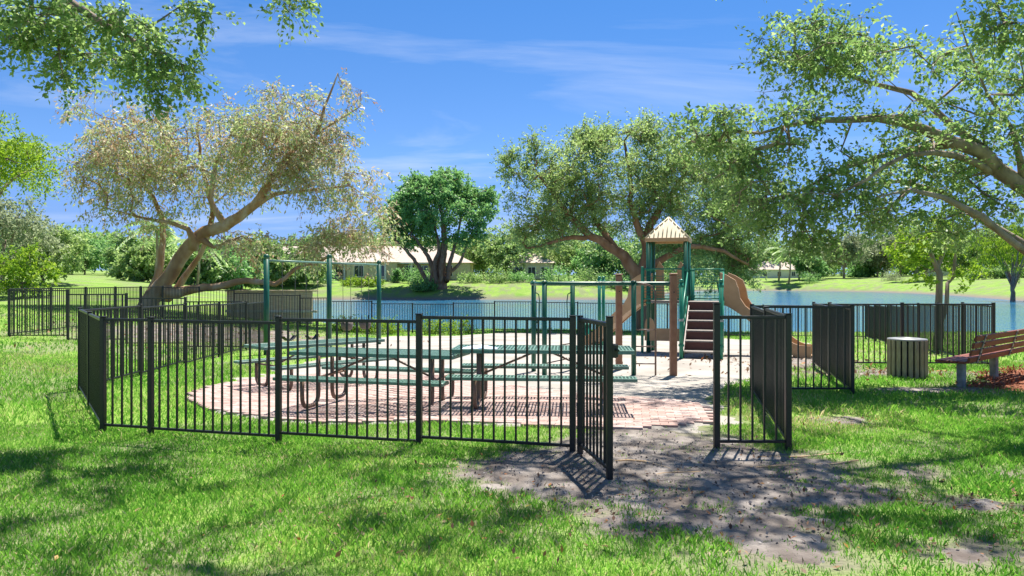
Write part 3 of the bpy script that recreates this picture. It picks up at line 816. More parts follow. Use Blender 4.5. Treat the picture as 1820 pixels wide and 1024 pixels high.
# ------------------------------------------------------------------ bench and bin
def bench():
    a = R(41); c, s = cos(a), sin(a)
    cx, cy = 7.68 + .85 * c, 12.1 + .85 * s
    b = thing('park_bench', (cx, cy, gz(cx, cy)), 'red-brown slatted park bench seen from behind on the mulch', 'bench', rz=a)
    for x in (-.85, .85):
        MB().box((x, .22, .12), (.15, .11, .62), bev=.012).build('leg', 'grey_leg', b)
        m = MB()
        p = [(x, .50, .435), (x, .06, .425), (x, -.02, .45), (x, -.15, .90)]
        for q in range(3):
            A, B_ = np.array(p[q]), np.array(p[q + 1]); mid = (A + B_) / 2; dd = B_ - A
            m.box(mid, (.055, np.linalg.norm(dd) + .012, .012), rx=math.atan2(dd[2], dd[1]))
        br = m.build('bracket', 'galv', b)
        for q in range(5):
            f = .12 + q * .2
            A, B_ = np.array(p[2]), np.array(p[3]); pp = A + (B_ - A) * f
            MB().tube([(x, pp[1] - .004, pp[2] - .002), (x, pp[1] - .022, pp[2] - .008)], .012, 8).build('bolt', 'black', br)
    for k in range(4):
        MB().box((.35, .10 + k * .115, .463), (3.2, .098, .04), bev=.008).build('seat_slat', 'redwood', b)
    for k in range(4):
        f = .10 + k * .265; y = -.02 - .13 * f + .028; z = .45 + .45 * f + .012
        MB().box((.35, y, z), (3.2, .036, .098), rx=R(16), bev=.008).build('back_slat', 'redwood', b)
bench()

def bin_():
    x, y = 7.43, 13.75
    t = thing('trash_bin', (x, y, gz(x, y)), 'round slatted tan trash bin with a grey lid beside the bench', 'trash bin')
    MB().lathe((0, 0, .02), [(.27, 0), (.285, .04), (.285, .66)], 28).build('liner', 'bin_dark', t, True)
    me = MB().box((0, 0, 0), (.074, .034, .70), bev=.008).mesh('slat', 'bin_slat')
    for k in range(20):
        a = 2 * pi * k / 20
        o = link('slat', me, t, (.325 * cos(a), .325 * sin(a), .37), a + pi / 2)
    for z in (.10, .60):
        MB().lathe((0, 0, z), [(.288, 0), (.304, 0), (.304, .05), (.288, .05)], 28).build('hoop', 'bin_dark', t, True)
    MB().lathe((0, 0, .705), [(.335, 0), (.34, .015), (.335, .03), (.20, .045), (.17, .045), (.165, .03)], 32).build('lid', 'bin_lid', t, True)
bin_()

# ------------------------------------------------------------------ trees
def catmull(pl, step=.5):
    out = []; pl = [np.array(p, float) for p in pl]
    for i in range(len(pl) - 1):
        p0, p1, p2, p3 = pl[max(i - 1, 0)], pl[i], pl[i + 1], pl[min(i + 2, len(pl) - 1)]
        n = max(1, int(np.linalg.norm(p2[:3] - p1[:3]) / step))
        for q in np.linspace(0, 1, n, endpoint=False):
            out.append(.5 * ((2 * p1) + (-p0 + p2) * q + (2 * p0 - 5 * p1 + 4 * p2 - p3) * q * q + (-p0 + 3 * p1 - 3 * p2 + p3) * q ** 3))
    return out + [pl[-1]]

def ellipsoid_points(rng, c, r, n, shell=.35, flat=0):
    """clump centres spread through an ellipsoid, denser towards its skin"""
    v = rng.normal(size=(n * 2, 3)); v /= np.linalg.norm(v, axis=1)[:, None]
    u = (shell ** 3 + (1 - shell ** 3) * rng.random(n * 2)) ** (1 / 3)
    p = v * u[:, None] * np.array(r) + np.array(c)
    if flat: p = p[v[:, 2] > -flat]
    return p[:n]

def leaf_mesh(rng, cen, per, sigma, size, aspect, droop, upright=.5, jitter=.3, tone=.55, sprays=0, sag=.15, twigs=None):
    n = len(cen) * per
    c = np.repeat(cen, per, 0)
    if sprays:
        K = sprays; m = len(cen)
        dr = rng.normal(size=(m, K, 3)); dr[..., 2] = dr[..., 2] * .7 - sag; dr /= np.linalg.norm(dr, axis=2)[..., None]
        ln = sigma * 2.3 * rng.uniform(.55, 1.2, (m, K, 1))
        ks = rng.integers(0, K, n); ii = np.repeat(np.arange(m), per); t = rng.random((n, 1)) ** .75
        d = dr[ii, ks]; p = c + d * ln[ii, ks] * t + np.array([0, 0, -1.]) * (ln[ii, ks] * t * t * sag) + rng.normal(size=(n, 3)) * sigma * .17
        ax = d * .8 + rng.normal(size=(n, 3)) * .75
        if twigs is not None:
            for i in range(m):
                for k in range(K):
                    e = cen[i] + dr[i, k] * ln[i, k]; e2 = (cen[i] + e) / 2; L_ = ln[i, k, 0]
                    twigs[0].tube([cen[i], e2 - np.array([0, 0, L_ * sag * .25]), e - np.array([0, 0, L_ * sag])], [twigs[1], twigs[1] * .7, twigs[1] * .3], 3, caps=False)
    else:
        g = rng.normal(size=(n, 3)); g *= (.35 + .65 * rng.random((n, 1)))
        p = c + g * sigma
        ax = rng.normal(size=(n, 3))
    ax[:, 2] -= droop; ax /= np.linalg.norm(ax, axis=1)[:, None]
    nr = rng.normal(size=(n, 3)); nr[:, 2] += upright * 2; sd = np.cross(ax, nr); sd /= np.linalg.norm(sd, axis=1)[:, None] + 1e-9
    nn = np.cross(sd, ax)
    Ls = size * (1 - jitter + 2 * jitter * rng.random((n, 1))); W = Ls * aspect
    mid = p + ax * Ls * .45
    V = np.stack([p, mid + sd * W * .5 + nn * Ls * .08, p + ax * Ls, mid - sd * W * .5 + nn * Ls * .08], 1).reshape(-1, 3)
    Fq = np.arange(n * 4).reshape(-1, 4)
    r = np.clip(tone * rng.random(n) + (1 - tone) * np.repeat(rng.random(len(cen)), per), 0, .9999)
    return V, Fq, np.repeat(r, 4)

def gaps(c, sc, thr, seed=0):
    """drop clumps where a coarse noise is low, so the crown breaks into masses with holes"""
    v = (vnoise(c[:, 0] + c[:, 1] * .37, c[:, 2], sc, seed) + vnoise(c[:, 1] - c[:, 0] * .41, c[:, 2] * 1.1, sc, seed + 3)) / 2
    return c[v > thr]

def skeleton(rng, paths, clumps, twig=.011, wander=.18, lift=.10, expo=.47):
    """branches that lead from the given limbs out to every leaf clump; returns tubes"""
    pos, par, mr = [], [], []
    for k, pl in enumerate(paths):
        pts = catmull(pl, .45)
        if k == 0: prev = -1
        else:
            d = np.linalg.norm(np.array(pos) - pts[0][:3], axis=1); prev = int(np.argmin(d))
        for i, p in enumerate(pts):
            pos.append(p[:3] + (rng.normal(size=3) * min(.04, p[3] * .35) if 0 < i else 0)); par.append(prev); mr.append(p[3]); prev = len(pos) - 1
    base = np.array(pos); order = np.argsort([np.min(np.linalg.norm(base - c, axis=1)) for c in clumps]) if len(clumps) else []
    cap = len(pos) + len(clumps) * 12 + 50
    A = np.zeros((cap, 3)); A[:len(pos)] = base; n = len(pos)
    par = par + [0] * (cap - n); mr = mr + [0] * (cap - n)
    tips = {}
    for ci in order:
        c = clumps[ci]; d = np.linalg.norm(A[:n] - c, axis=1) ; i = int(np.argmin(d)); dist = d[i]
        if dist < .12: tips[i] = tips.get(i, 0) + 1; continue
        k = int(np.clip(dist / .55, 1, 8)); a = A[i].copy(); prev = i
        pd = A[i] - A[par[i]] if par[i] >= 0 else np.array([0, 0, 1.]); pd = pd / (np.linalg.norm(pd) + 1e-9)
        ctrl = (a + c) / 2 + pd * dist * .2 + np.array([0, 0, lift * dist]) + rng.normal(size=3) * wander * dist * .35
        for j in range(1, k + 1):
            if n >= cap: break
            q = j / k; A[n] = (1 - q) ** 2 * a + 2 * q * (1 - q) * ctrl + q * q * c; par[n] = prev; prev = n; n += 1
        tips[prev] = tips.get(prev, 0) + 1
    cnt = np.zeros(n)
    for i, v in tips.items(): cnt[i] += v
    for i in range(n - 1, -1, -1):
        if par[i] >= 0: cnt[par[i]] += cnt[i]
    rad = np.maximum(np.array(mr[:n]), np.where(np.array(mr[:n]) > 0, 0, twig * np.maximum(cnt, 1) ** expo))
    kids = {}
    for i in range(n):
        if par[i] >= 0: kids.setdefault(par[i], []).append(i)
    mb = MB(); stack = [(0, None)]
    while stack:
        i, pre = stack.pop(); chain = ([pre] if pre is not None else []) + [i]
        while i in kids:
            ks = sorted(kids[i], key=lambda q: (-rad[q], -cnt[q])); i = ks[0]
            for o_ in ks[1:]: stack.append((o_, par[o_]))
            chain.append(i)
        r = [rad[q] for q in chain]
        if pre is not None: r[0] = min(r[0], r[1] * 1.25)
        r[-1] *= .55
        m_ = max(r); mb.tube([A[q] for q in chain], r, 10 if m_ > .12 else 6 if m_ > .04 else 4 if m_ > .015 else 3, caps=False)
    return mb

def tree(name, base, label, paths, clumps, leafm, bark, per=60, sigma=.3, size=.08, aspect=.5, droop=.3, seed=1, group=None, twig=.011, lift=.10, wander=.18, upright=.5, extra=None, tone=.55, cat='tree', sprays=5, sag=.15, tw=0):
    rng = np.random.default_rng(seed); g = gz(*base)
    t = thing(name, (base[0], base[1], g), label, cat, group)
    off = np.array((base[0], base[1], g))
    clumps = np.asarray(clumps)
    pp = [[(p[0], p[1], p[2], p[3]) for p in pl] for pl in paths]
    mb = skeleton(rng, pp, clumps, twig, wander, lift)
    V, Fq, r = leaf_mesh(rng, clumps, per, sigma, size, aspect, droop, upright, tone=tone, sprays=sprays, sag=sag, twigs=(mb, tw) if tw else None)
    mb.v = [tuple(np.array(v) - off) for v in mb.v]
    mb.build('trunk', bark, t, True)
    o = link('crown', npmesh('crown', V - off, Fq, leafm, {'rnd': r}), t)
    tag(o, kind='stuff')
    return t

G1 = leafmat('leaf_mid_green', [(0, (.085, .175, .05)), (.45, (.165, .285, .085)), (.8, (.26, .38, .13)), (1, (.40, .49, .24))], .5, .10)
G2 = leafmat('leaf_olive', [(0, (.11, .20, .055)), (.5, (.21, .32, .10)), (.85, (.32, .42, .16)), (1, (.46, .54, .28))], .5, .10)
G3 = leafmat('leaf_lime', [(0, (.09, .20, .015)), (.5, (.17, .30, .025)), (1, (.30, .40, .06))], .45, .05)
G4 = leafmat('leaf_deep', [(0, (.065, .18, .05)), (.5, (.14, .30, .09)), (1, (.27, .45, .17))], .48, .10)
G5 = leafmat('leaf_dry', [(0, (.27, .14, .07)), (.18, (.44, .28, .17)), (.35, (.58, .50, .36)), (.52, (.42, .46, .21)), (.85, (.29, .42, .12)), (1, (.64, .62, .44))], .40, .10, .5, 1.35)
G6 = leafmat('leaf_grey', [(0, (.12, .16, .09)), (.5, (.22, .27, .15)), (1, (.36, .40, .26))], .42, .05)

def W4(px, py, d, r):
    p = P(px, py, d); return (p[0], p[1], p[2], r)

def big_right_tree():
    rng = np.random.default_rng(5)
    b = (10.9, 12.9); g = gz(*b)
    paths = [[(b[0], b[1], g - .2, .50), (10.75, 12.9, g + .9, .40), (10.5, 12.85, 2.0, .36), (9.9, 12.8, 2.75, .30), W4(1820, 335, 12.8, .23), W4(1735, 272, 12.7, .185), W4(1640, 230, 12.5, .14), W4(1560, 212, 12.3, .11), W4(1450, 214, 12.1, .07), W4(1350, 236, 12, .035)],
             [(10.3, 12.85, 2.35, .2), W4(1820, 432, 13.3, .13), W4(1740, 385, 13.5, .105), W4(1675, 343, 13.6, .09), W4(1600, 322, 13.6, .06), W4(1530, 330, 13.5, .035)],
             [(10.45, 12.8, 2.0, .18), W4(1830, 452, 12.2, .10), W4(1745, 385, 12, .085), W4(1680, 350, 11.8, .07), W4(1620, 338, 11.6, .05), W4(1560, 350, 11.4, .03)],
             [W4(1780, 300, 12.8, .14), W4(1700, 225, 13.2, .11), W4(1620, 165, 13.6, .09), W4(1540, 145, 13.8, .065), W4(1440, 112, 13.9, .035)],
             [W4(1820, 335, 12.8, .12), W4(1800, 230, 12.4, .065), W4(1755, 165, 12.2, .05), W4(1720, 80, 12, .03), W4(1700, 20, 11.8, .02)],
             [W4(1700, 255, 12.6, .12), W4(1600, 268, 12.9, .08), W4(1500, 300, 13.1, .06), W4(1420, 340, 13.1, .04)],
             [W4(1760, 305, 12.8, .1), W4(1700, 275, 12.2, .09), W4(1610, 275, 11.7, .06), W4(1540, 320, 11.4, .04)],
             [(10.3, 12.8, 2.5, .26), (10.0, 11.6, 4.2, .22), (8.8, 10.0, 6.0, .16), (7.2, 8.3, 6.9, .11), (5.6, 7.0, 7.0, .06)],
             [(10.5, 12.85, 2.2, .26), (11.6, 12.2, 4.4, .2), (12.0, 10.5, 6.2, .14), (11.5, 8.5, 7.2, .08)],
             [(8.8, 10.0, 6.0, .14), (6.6, 10.2, 7.2, .1), (4.4, 9.6, 7.6, .06), (3.2, 9.2, 7.5, .04)],
             [(6.6, 10.2, 7.2, .08), (5.6, 12.4, 8.4, .06), (4.6, 15.4, 8.8, .04)]]
    paths = [[(p[0], p[1], p[2], p[3] * .64) for p in pl] for pl in paths]
    E = lambda px, py, d, rx, ry, rz, n, sh=.3: ellipsoid_points(rng, P(px, py, d), (rx, ry, rz), n, sh)
    cl = np.concatenate([E(1500, 170, 12.8, 1.7, 1.6, 1.05, 90), E(1420, 90, 13, .85, .9, .75, 34), E(1640, 210, 12.8, 1.7, 1.6, 1.2, 80), E(1720, 120, 12.4, 1.0, 1.0, .9, 42),
                         E(1340, 215, 12.6, 1.05, 1.2, .8, 46), E(1270, 235, 12.8, .7, .9, .7, 26), E(1400, 330, 12.7, 1.25, 1.3, .75, 46), E(1310, 330, 12.9, .75, 1, .8, 20), E(1520, 360, 12.7, 1.0, 1.2, .42, 36),
                         E(1460, 420, 12.7, .45, .5, .28, 9), E(1600, 300, 12.7, 1.3, 1.2, .55, 24), E(1700, 400, 13.0, .8, .8, .25, 12), E(1400, 395, 12.7, .4, .5, .3, 9), E(1780, 300, 12.6, .8, 1.2, .8, 26), E(1540, 80, 13, .7, .6, .5, 14),
                         E(1805, 30, 9, .3, .5, .38, 14), E(1560, -8, 10, .22, .3, .1, 4),
                         ellipsoid_points(rng, (6.8, 8.6, 7.4), (4.2, 3.6, 1.0), 105, .2), ellipsoid_points(rng, (3.0, 9.6, 7.8), (2.4, 2.4, .6), 120, .2),
                         ellipsoid_points(rng, (4.6, 15.2, 8.9), (3, 2, .4), 60, .2), ellipsoid_points(rng, (11.2, 9.5, 7.4), (3, 3.4, 1.2), 60, .2)])
    cl = gaps(cl, .85, .40, 2)
    tree('shade_tree', b, 'large tree at the right edge with long brown limbs arching over the bench', paths, cl, G1, 'bark', per=84, sigma=.22, size=.085, aspect=.55, droop=.35, seed=21, twig=.008, sprays=6, tw=.004)
big_right_tree()

def near_left_tree():
    rng = np.random.default_rng(6)
    b = (-10.5, 6.0); g = gz(*b)
    paths = [[(b[0], b[1], g - .2, .42), (-10.3, 6.1, 1.6, .33), (-9.6, 6.6, 3.4, .27), (-8.2, 7.6, 4.9, .18), W4(60, -25, 9.2, .10), W4(130, 8, 9.1, .055), W4(190, 45, 9.0, .04), W4(260, 85, 9.0, .025)],
             [(-9.6, 6.6, 3.4, .2), (-8.2, 6.2, 5.6, .17), (-6.0, 6.0, 6.9, .12), (-3.6, 6.3, 7.4, .08), (-1.2, 6.6, 7.3, .05)],
             [(-8.2, 7.6, 4.9, .13), (-6.4, 8.8, 6.6, .1), (-4.4, 9.6, 6.7, .06), (-2.6, 9.4, 6.1, .04)],
             [(-9.6, 6.6, 3.4, .2), (-8.6, 4.6, 5.6, .15), (-6.6, 3.2, 6.8, .1), (-4.6, 2.6, 7.2, .06)]]
    E = lambda px, py, d, rx, ry, rz, n, sh=.2: ellipsoid_points(rng, P(px, py, d), (rx, ry, rz), int(n * .8), sh)
    cl = np.concatenate([E(140, 55, 9.1, 1.0, .6, .42, 66), E(60, 30, 9.2, .6, .6, .4, 26), E(280, 110, 9, .42, .4, .36, 24), E(265, 165, 9, .16, .2, .16, 5), E(330, 12, 9, .28, .3, .14, 8), E(95, 130, 9, .2, .2, .2, 5), E(345, 130, 9, .14, .1, .05, 2),
                         E(512, 2, 9, .08, .15, .12, 5),
                         ellipsoid_points(rng, (-2.6, 8.0, 7.7), (5.8, 3.3, .8), 280, .1), ellipsoid_points(rng, (-6.8, 9.0, 7.4), (2.6, 2.2, .6), 36, .1), ellipsoid_points(rng, (-8.5, 7, 7.2), (2.6, 3, 1.2), 50, .1),
                         ellipsoid_points(rng, (-5.5, 3.3, 7.6), (3.0, 2.2, .9), 40, .1)])
    tree('shade_tree', b, 'leafy tree whose dark branch hangs into the top left corner', paths, cl, G1, 'bark', per=84, sigma=.17, size=.066, aspect=.62, droop=.3, seed=22, twig=.006, sprays=5, sag=.3, tw=.003)
near_left_tree()

def leaning_tree():
    rng = np.random.default_rng(7)
    D0 = 36.0; b = (P(258, 560, D0)[0], D0); g = gz(*b)
    paths = [[(b[0], b[1], g - .3, .95), W4(266, 535, D0, .68), W4(300, 490, D0, .56), W4(340, 435, D0, .52), W4(395, 400, 35.8, .46), W4(440, 376, 35.6, .36), W4(475, 330, 35.4, .27), W4(520, 268, 35.2, .20), W4(560, 238, 35, .15), W4(578, 190, 35, .10), W4(600, 130, 35, .05)],
             [W4(262, 540, 36.6, .4), W4(280, 490, 37, .30), W4(290, 430, 37.4, .24), W4(292, 405, 37.5, .24), W4(270, 350, 37.6, .16), W4(230, 300, 37.6, .1), W4(180, 240, 37.5, .05)],
             [W4(300, 530, 36.8, .36), W4(330, 490, 37.4, .26), W4(362, 440, 37.6, .2), W4(378, 380, 37.6, .22), W4(360, 300, 37.4, .14), W4(350, 220, 37.2, .08)],
             [W4(345, 440, 35.8, .4), W4(335, 405, 35.3, .2), W4(300, 395, 35, .14), W4(240, 385, 34.6, .09), W4(190, 370, 34.4, .05)],
             [W4(440, 376, 35.6, .3), W4(490, 345, 35.4, .16), W4(550, 340, 35.2, .12), W4(620, 330, 35, .07)],
             [W4(400, 398, 35.8, .3), W4(375, 350, 35.6, .2), W4(385, 290, 35.4, .15), W4(420, 220, 35.2, .09)],
             [W4(300, 520, 36, .5), W4(345, 516, 35.6, .34), W4(400, 506, 35.3, .27), W4(455, 497, 35.1, .23), W4(490, 505, 35, .19), W4(525, 478, 34.9, .14), W4(575, 462, 34.8, .09), W4(610, 430, 34.7, .06)],
             [W4(358, 425, 35.9, .3), W4(380, 440, 35.7, .14), W4(398, 432, 35.6, .1), W4(430, 420, 35.5, .06)],
             [W4(560, 238, 35, .1), W4(600, 215, 35, .07), W4(640, 190, 35, .03)]]
    paths = [[(p[0], p[1], p[2], p[3] * .62) for p in pl] for pl in paths]
    E = lambda px, py, d, rx, ry, rz, n, sh=.25: ellipsoid_points(rng, P(px, py, d), (rx, ry, rz), n, sh)
    cl = np.concatenate([E(370, 265, 36, 5.6, 4.2, 2.5, 300), E(250, 330, 36, 3.4, 3, 2.2, 110), E(500, 240, 35.5, 3.6, 3.2, 2.4, 130), E(580, 290, 35, 2.6, 2.6, 2.2, 80), E(640, 400, 35, 1.5, 2.0, 1.7, 36),
                         E(590, 435, 35, 1.7, 2.0, 1.0, 34), E(430, 430, 36.5, 1.6, 2, .7, 16), E(170, 270, 36, 1.6, 2, 2.0, 16), E(590, 170, 35, 1.5, 1.5, 1.2, 9), E(200, 190, 36, 2.2, 2, 1.2, 8)])
    cl = gaps(cl, .45, .33, 4)
    tree('leaning_tree', b, 'leaning half-bare tree with pale dry leaves and a thick slanting trunk behind the swing set', paths, cl, G5, 'bark_lean', per=62, sigma=.50, size=.20, aspect=.36, droop=.75, seed=23, twig=.009, lift=.12, tone=.5, sprays=5, sag=.25, tw=.008)
leaning_tree()

def lakeside_tree():
    rng = np.random.default_rng(8)
    D0 = 36.2; b = (P(1140, 590, D0)[0], D0); g = gz(*b)
    paths = [[(b[0], b[1], g - .3, .62), W4(1140, 560, D0, .48), W4(1136, 520, D0, .44), W4(1128, 482, D0, .40), W4(1095, 445, D0, .30), W4(1050, 420, 36, .24), W4(1012, 385, 35.8, .18), W4(985, 345, 35.6, .12), W4(950, 300, 35.4, .07)],
             [W4(1138, 500, D0, .40), W4(1150, 450, 36.4, .32), W4(1152, 410, 36.6, .27), W4(1175, 370, 36.8, .2), W4(1215, 310, 37, .13), W4(1235, 250, 37, .07)],
             [W4(1150, 440, 36.4, .25), W4(1125, 380, 36.4, .18), W4(1120, 320, 36.4, .13), W4(1110, 250, 36.4, .06)],
             [W4(1140, 490, D0, .3), W4(1185, 455, 35.6, .19), W4(1230, 438, 35.2, .16), W4(1285, 448, 35, .11), W4(1330, 470, 35, .06)],
             [W4(1095, 445, D0, .25), W4(1065, 400, 36.6, .17), W4(1045, 330, 36.8, .11), W4(1030, 270, 36.8, .06)],
             [W4(1050, 420, 36, .18), W4(1000, 425, 35.6, .12), W4(950, 440, 35.4, .06)]]
    paths = [[(p[0], p[1], p[2], p[3] * .82) for p in pl] for pl in paths]
    E = lambda px, py, d, rx, ry, rz, n, sh=.25: ellipsoid_points(rng, P(px, py, d), (rx, ry, rz), int(n * 1.75), sh)
    cl = np.concatenate([E(1100, 310, 36.4, 4.0, 3.4, 2.2, 150), E(990, 350, 36, 2.7, 2.6, 2.0, 74), E(1220, 330, 36.6, 3.0, 2.8, 2.3, 110), E(1310, 400, 36.2, 1.6, 2.2, 2.0, 52), E(1325, 480, 35.6, .95, 1.4, .9, 34), E(1060, 250, 36.4, 1.3, 1.3, .9, 22),
                         E(960, 420, 36, 1.6, 1.6, .8, 26), E(1235, 440, 36.6, 2.4, 1.8, 1.0, 46), E(1080, 390, 37.4, 3.2, 1.6, 1.3, 46), E(905, 300, 36, .35, .4, 1.0, 8), E(950, 275, 36, .3, .4, .9, 8), E(1150, 240, 36.4, .9, 1, .7, 14), E(1285, 270, 36.5, 1.2, 1.4, 1.2, 28)])
    cl = gaps(cl, .45, .36, 6)
    tree('lakeside_tree', b, 'broad olive-green tree with forked brown trunk on the lake bank behind the tower', paths, cl, G2, 'bark_warm', per=105, sigma=.36, size=.14, aspect=.45, droop=.15, seed=24, twig=.009, lift=.16, sprays=6, sag=-.1, tw=.006)
lakeside_tree()

def auto_tree(name, px, d, ztop, width, label, leafm, bark='bark', base_py=None, crown_low=.35, n=70, per=70, size=None, sigma=None, seed=1, group=None, lean=0, depth=None, x=None, stems=1, droop=.3, tone=.55, aspect=.55):
    """free-standing tree: tapering trunk, limbs to a few lobes, leaf clumps on the lobes"""
    rng = np.random.default_rng(seed); X = (px - 910) / FOC * d if x is None else x; b = (X, d); g = gz(*b)
    H = ztop - g; w2 = width / 2; zc = g + H * crown_low
    lobes = []
    k = 7
    for i in range(k):
        a = 2 * pi * i / k + rng.random(); rr = w2 * rng.uniform(.35, .62)
        lobes.append((np.array([X + lean + rr * cos(a), d + (depth or 1) * rr * sin(a), zc + (ztop - zc) * rng.uniform(.25, .68)]), w2 * rng.uniform(.38, .55)))
    lobes.append((np.array([X + lean, d, zc + (ztop - zc) * .72]), w2 * .5))
    tr = max(.06, H * .022)
    paths = [[(X, d, g - .2, tr * 1.35), (X + lean * .2, d, g + H * crown_low * .5, tr), (X + lean * .5, d, zc, tr * .8), (X + lean, d, zc + (ztop - zc) * .5, tr * .35)]]
    for c, r in lobes[:-1]:
        s = rng.uniform(.55, .95); p0 = np.array([X + lean * .5 * s, d, g + (zc - g) * s]); m = (p0 + c) / 2 + np.array([0, 0, .06 * H])
        paths.append([(*p0, tr * .5), (*m, tr * .36), (*c, tr * .16)])
    for s_ in range(stems - 1):
        a = rng.uniform(0, 2 * pi); c = lobes[s_ % k][0]
        paths.append([(X + .3 * cos(a), d + .3 * sin(a), g - .2, tr * .9), (X + w2 * .2 * cos(a), d, g + H * crown_low * .6, tr * .7), (*c, tr * .25)])
    cl = []
    for c, r in lobes:
        q = ellipsoid_points(rng, c, (r, r, min(r, (ztop - zc) * .42)), max(4, int(n / 8)), .4); cl.append(q)
    cl = np.concatenate(cl); cl[:, 2] = np.clip(cl[:, 2], g + .2, ztop)
    return tree(name, b, label, paths, cl, leafm, bark, per=per, sigma=sigma or w2 * .13, size=size or .2, aspect=aspect, droop=droop, seed=seed + 100, group=group, twig=max(.012, tr * .06), tone=tone)

# round dense tree with many roots on the far lawn
def banyan():
    rng = np.random.default_rng(9)
    D0 = 121.0; b = (P(783, 505, D0)[0], D0); g = gz(*b); X = b[0]
    w_ = lambda px, py, r, dd=0: W4(px, py, D0 + dd, r)
    paths = [[(X, D0, g - .4, 1.9), w_(783, 490, 1.35), w_(785, 465, 1.1), w_(790, 430, .8), w_(785, 380, .4)],
             [w_(768, 505, .8), w_(770, 480, .7), w_(760, 455, .5), w_(735, 420, .3)], [w_(776, 505, .7, -1), w_(772, 470, .55, -1), w_(780, 440, .4, -1), w_(770, 390, .25)],
             [w_(760, 503, .6), w_(745, 475, .5), w_(722, 445, .4), w_(700, 425, .25)], [w_(790, 490, .6), w_(815, 470, .4), w_(828, 440, .3), w_(840, 410, .2)],
             [w_(795, 500, .6, -1), w_(800, 465, .5, -1), w_(812, 425, .35), w_(820, 380, .2)], [w_(783, 500, .5, -1.5), w_(786, 460, .45, -1.5), w_(790, 420, .35)]]
    E = lambda px, py, rx, ry, rz, n, sh=.55: ellipsoid_points(rng, P(px, py, D0), (rx, ry, rz), n, sh)
    cl = np.concatenate([E(785, 365, 8.0, 8, 5.0, 190), E(725, 375, 4.2, 5, 4, 70), E(850, 380, 3.6, 5, 3.6, 60), E(790, 335, 5.5, 5, 2.6, 70), E(745, 420, 3, 4, 1.8, 36), E(700, 395, 1.8, 3, 2.5, 26), E(830, 422, 3.2, 4, 1.6, 34), E(870, 350, 1.6, 2, 1.6, 14), E(735, 325, 1.8, 2, 1.0, 14), E(800, 312, 2.2, 2, .9, 12)])
    cl = gaps(cl, .16, .28, 8)
    paths = [[(p[0], p[1], p[2], p[3] * .68) for p in pl] for pl in paths]
    tree('banyan_tree', b, 'round dense green tree with bundled aerial roots on the far lawn', paths, cl, G4, 'bark_warm', per=95, sigma=.75, size=.42, aspect=.6, seed=31, twig=.03)
banyan()
def shrub(name, x, y, rx, ry, h, label, leafm, n=26, per=60, size=.09, seed=1, group=None, sigma=None):
    rng = np.random.default_rng(seed); g = gz(x, y); t = thing(name, (x, y, g), label, 'shrub', group)
    c = ellipsoid_points(rng, (0, 0, h * .42), (rx, ry, h * .55), n, .3); c[:, 2] = np.clip(c[:, 2], .06, None)
    mb = MB()
    for q in c[::2]:
        mb.tube([(q[0] * .25, q[1] * .25, -.05), q * np.array([.6, .6, .6]), q], [h * .02, h * .014, h * .006], 4, caps=False)
    mb.build('stem', 'bark', t)
    V, Fq, r = leaf_mesh(rng, c, per, sigma or min(rx, h) * .3, size, .5, -.3, .5)
    V[:, 2] = np.maximum(V[:, 2], .01)
    tag(link('foliage', npmesh('foliage', V, Fq, leafm, {'rnd': r}), t), kind='stuff')
shrub('shrub', P(783, 505, 119)[0] - 2.6, 118.8, 2.2, 1.6, 1.7, 'low leafy shrub at the foot of the round tree', G4, 30, 50, .35, 41)

# bright spreading tree at the left edge and its neighbours
auto_tree('spreading_tree', -30, 27, P(0, 215, 27)[2], 8.8, 'bright lime-green spreading tree at the left edge', G3, 'bark', crown_low=.68, n=130, per=130, size=.14, sigma=.42, seed=51, droop=.0, aspect=.4)
LT = 'trees on the left bank'
auto_tree('grey_green_tree', 5, 48, P(0, 340, 48)[2], 7.5, 'grey-green fine-leaved tree below the lime tree at the left edge', G6, crown_low=.2, n=90, per=90, size=.20, seed=52, group=LT)
auto_tree('bushy_tree', 75, 52, P(0, 385, 52)[2], 5.6, 'bushy yellow-green tree left of the leaning tree', G2, crown_low=.12, n=90, per=90, size=.22, seed=53, group=LT)
auto_tree('bushy_tree', 40, 44, P(0, 440, 44)[2], 4.2, 'low bright green bushy tree behind the far left fence corner', G3, crown_low=.1, n=60, per=80, size=.18, seed=54, group=LT)
k = 60
for px, py, wd, d, lab, lm in ((150, 425, 10, 130, 'distant dark green tree left of the gap over the lawn', G4), (205, 432, 11, 150, 'distant dark green tree in the gap left of the leaning trunk', G4), (232, 415, 9, 125, 'distant bushy tree just left of the leaning trunk', G1), (105, 410, 12, 140, 'tall distant tree behind the yellow-green bushy tree', G1),
                               (255, 440, 7, 85, 'green tree right behind the base of the leaning trunk', G2), (385, 450, 9, 95, 'dark leafy tree below the crown of the leaning tree', G4), (430, 455, 8, 105, 'green tree left of the swing set beyond the low limb', G1), (480, 440, 9, 165, 'tree behind the roof at the left end of the house', G2),
                               (345, 440, 8, 90, 'green tree between the two grey trunks of the leaning tree', G1), (60, 430, 13, 120, 'distant tree at the far left behind the bushy trees', G1)):
    k += 1
    auto_tree('distant_tree', px, d, P(0, py, d)[2], wd, lab, lm, crown_low=.12, n=110, per=85, size=.42, seed=k, group='distant trees on the left')
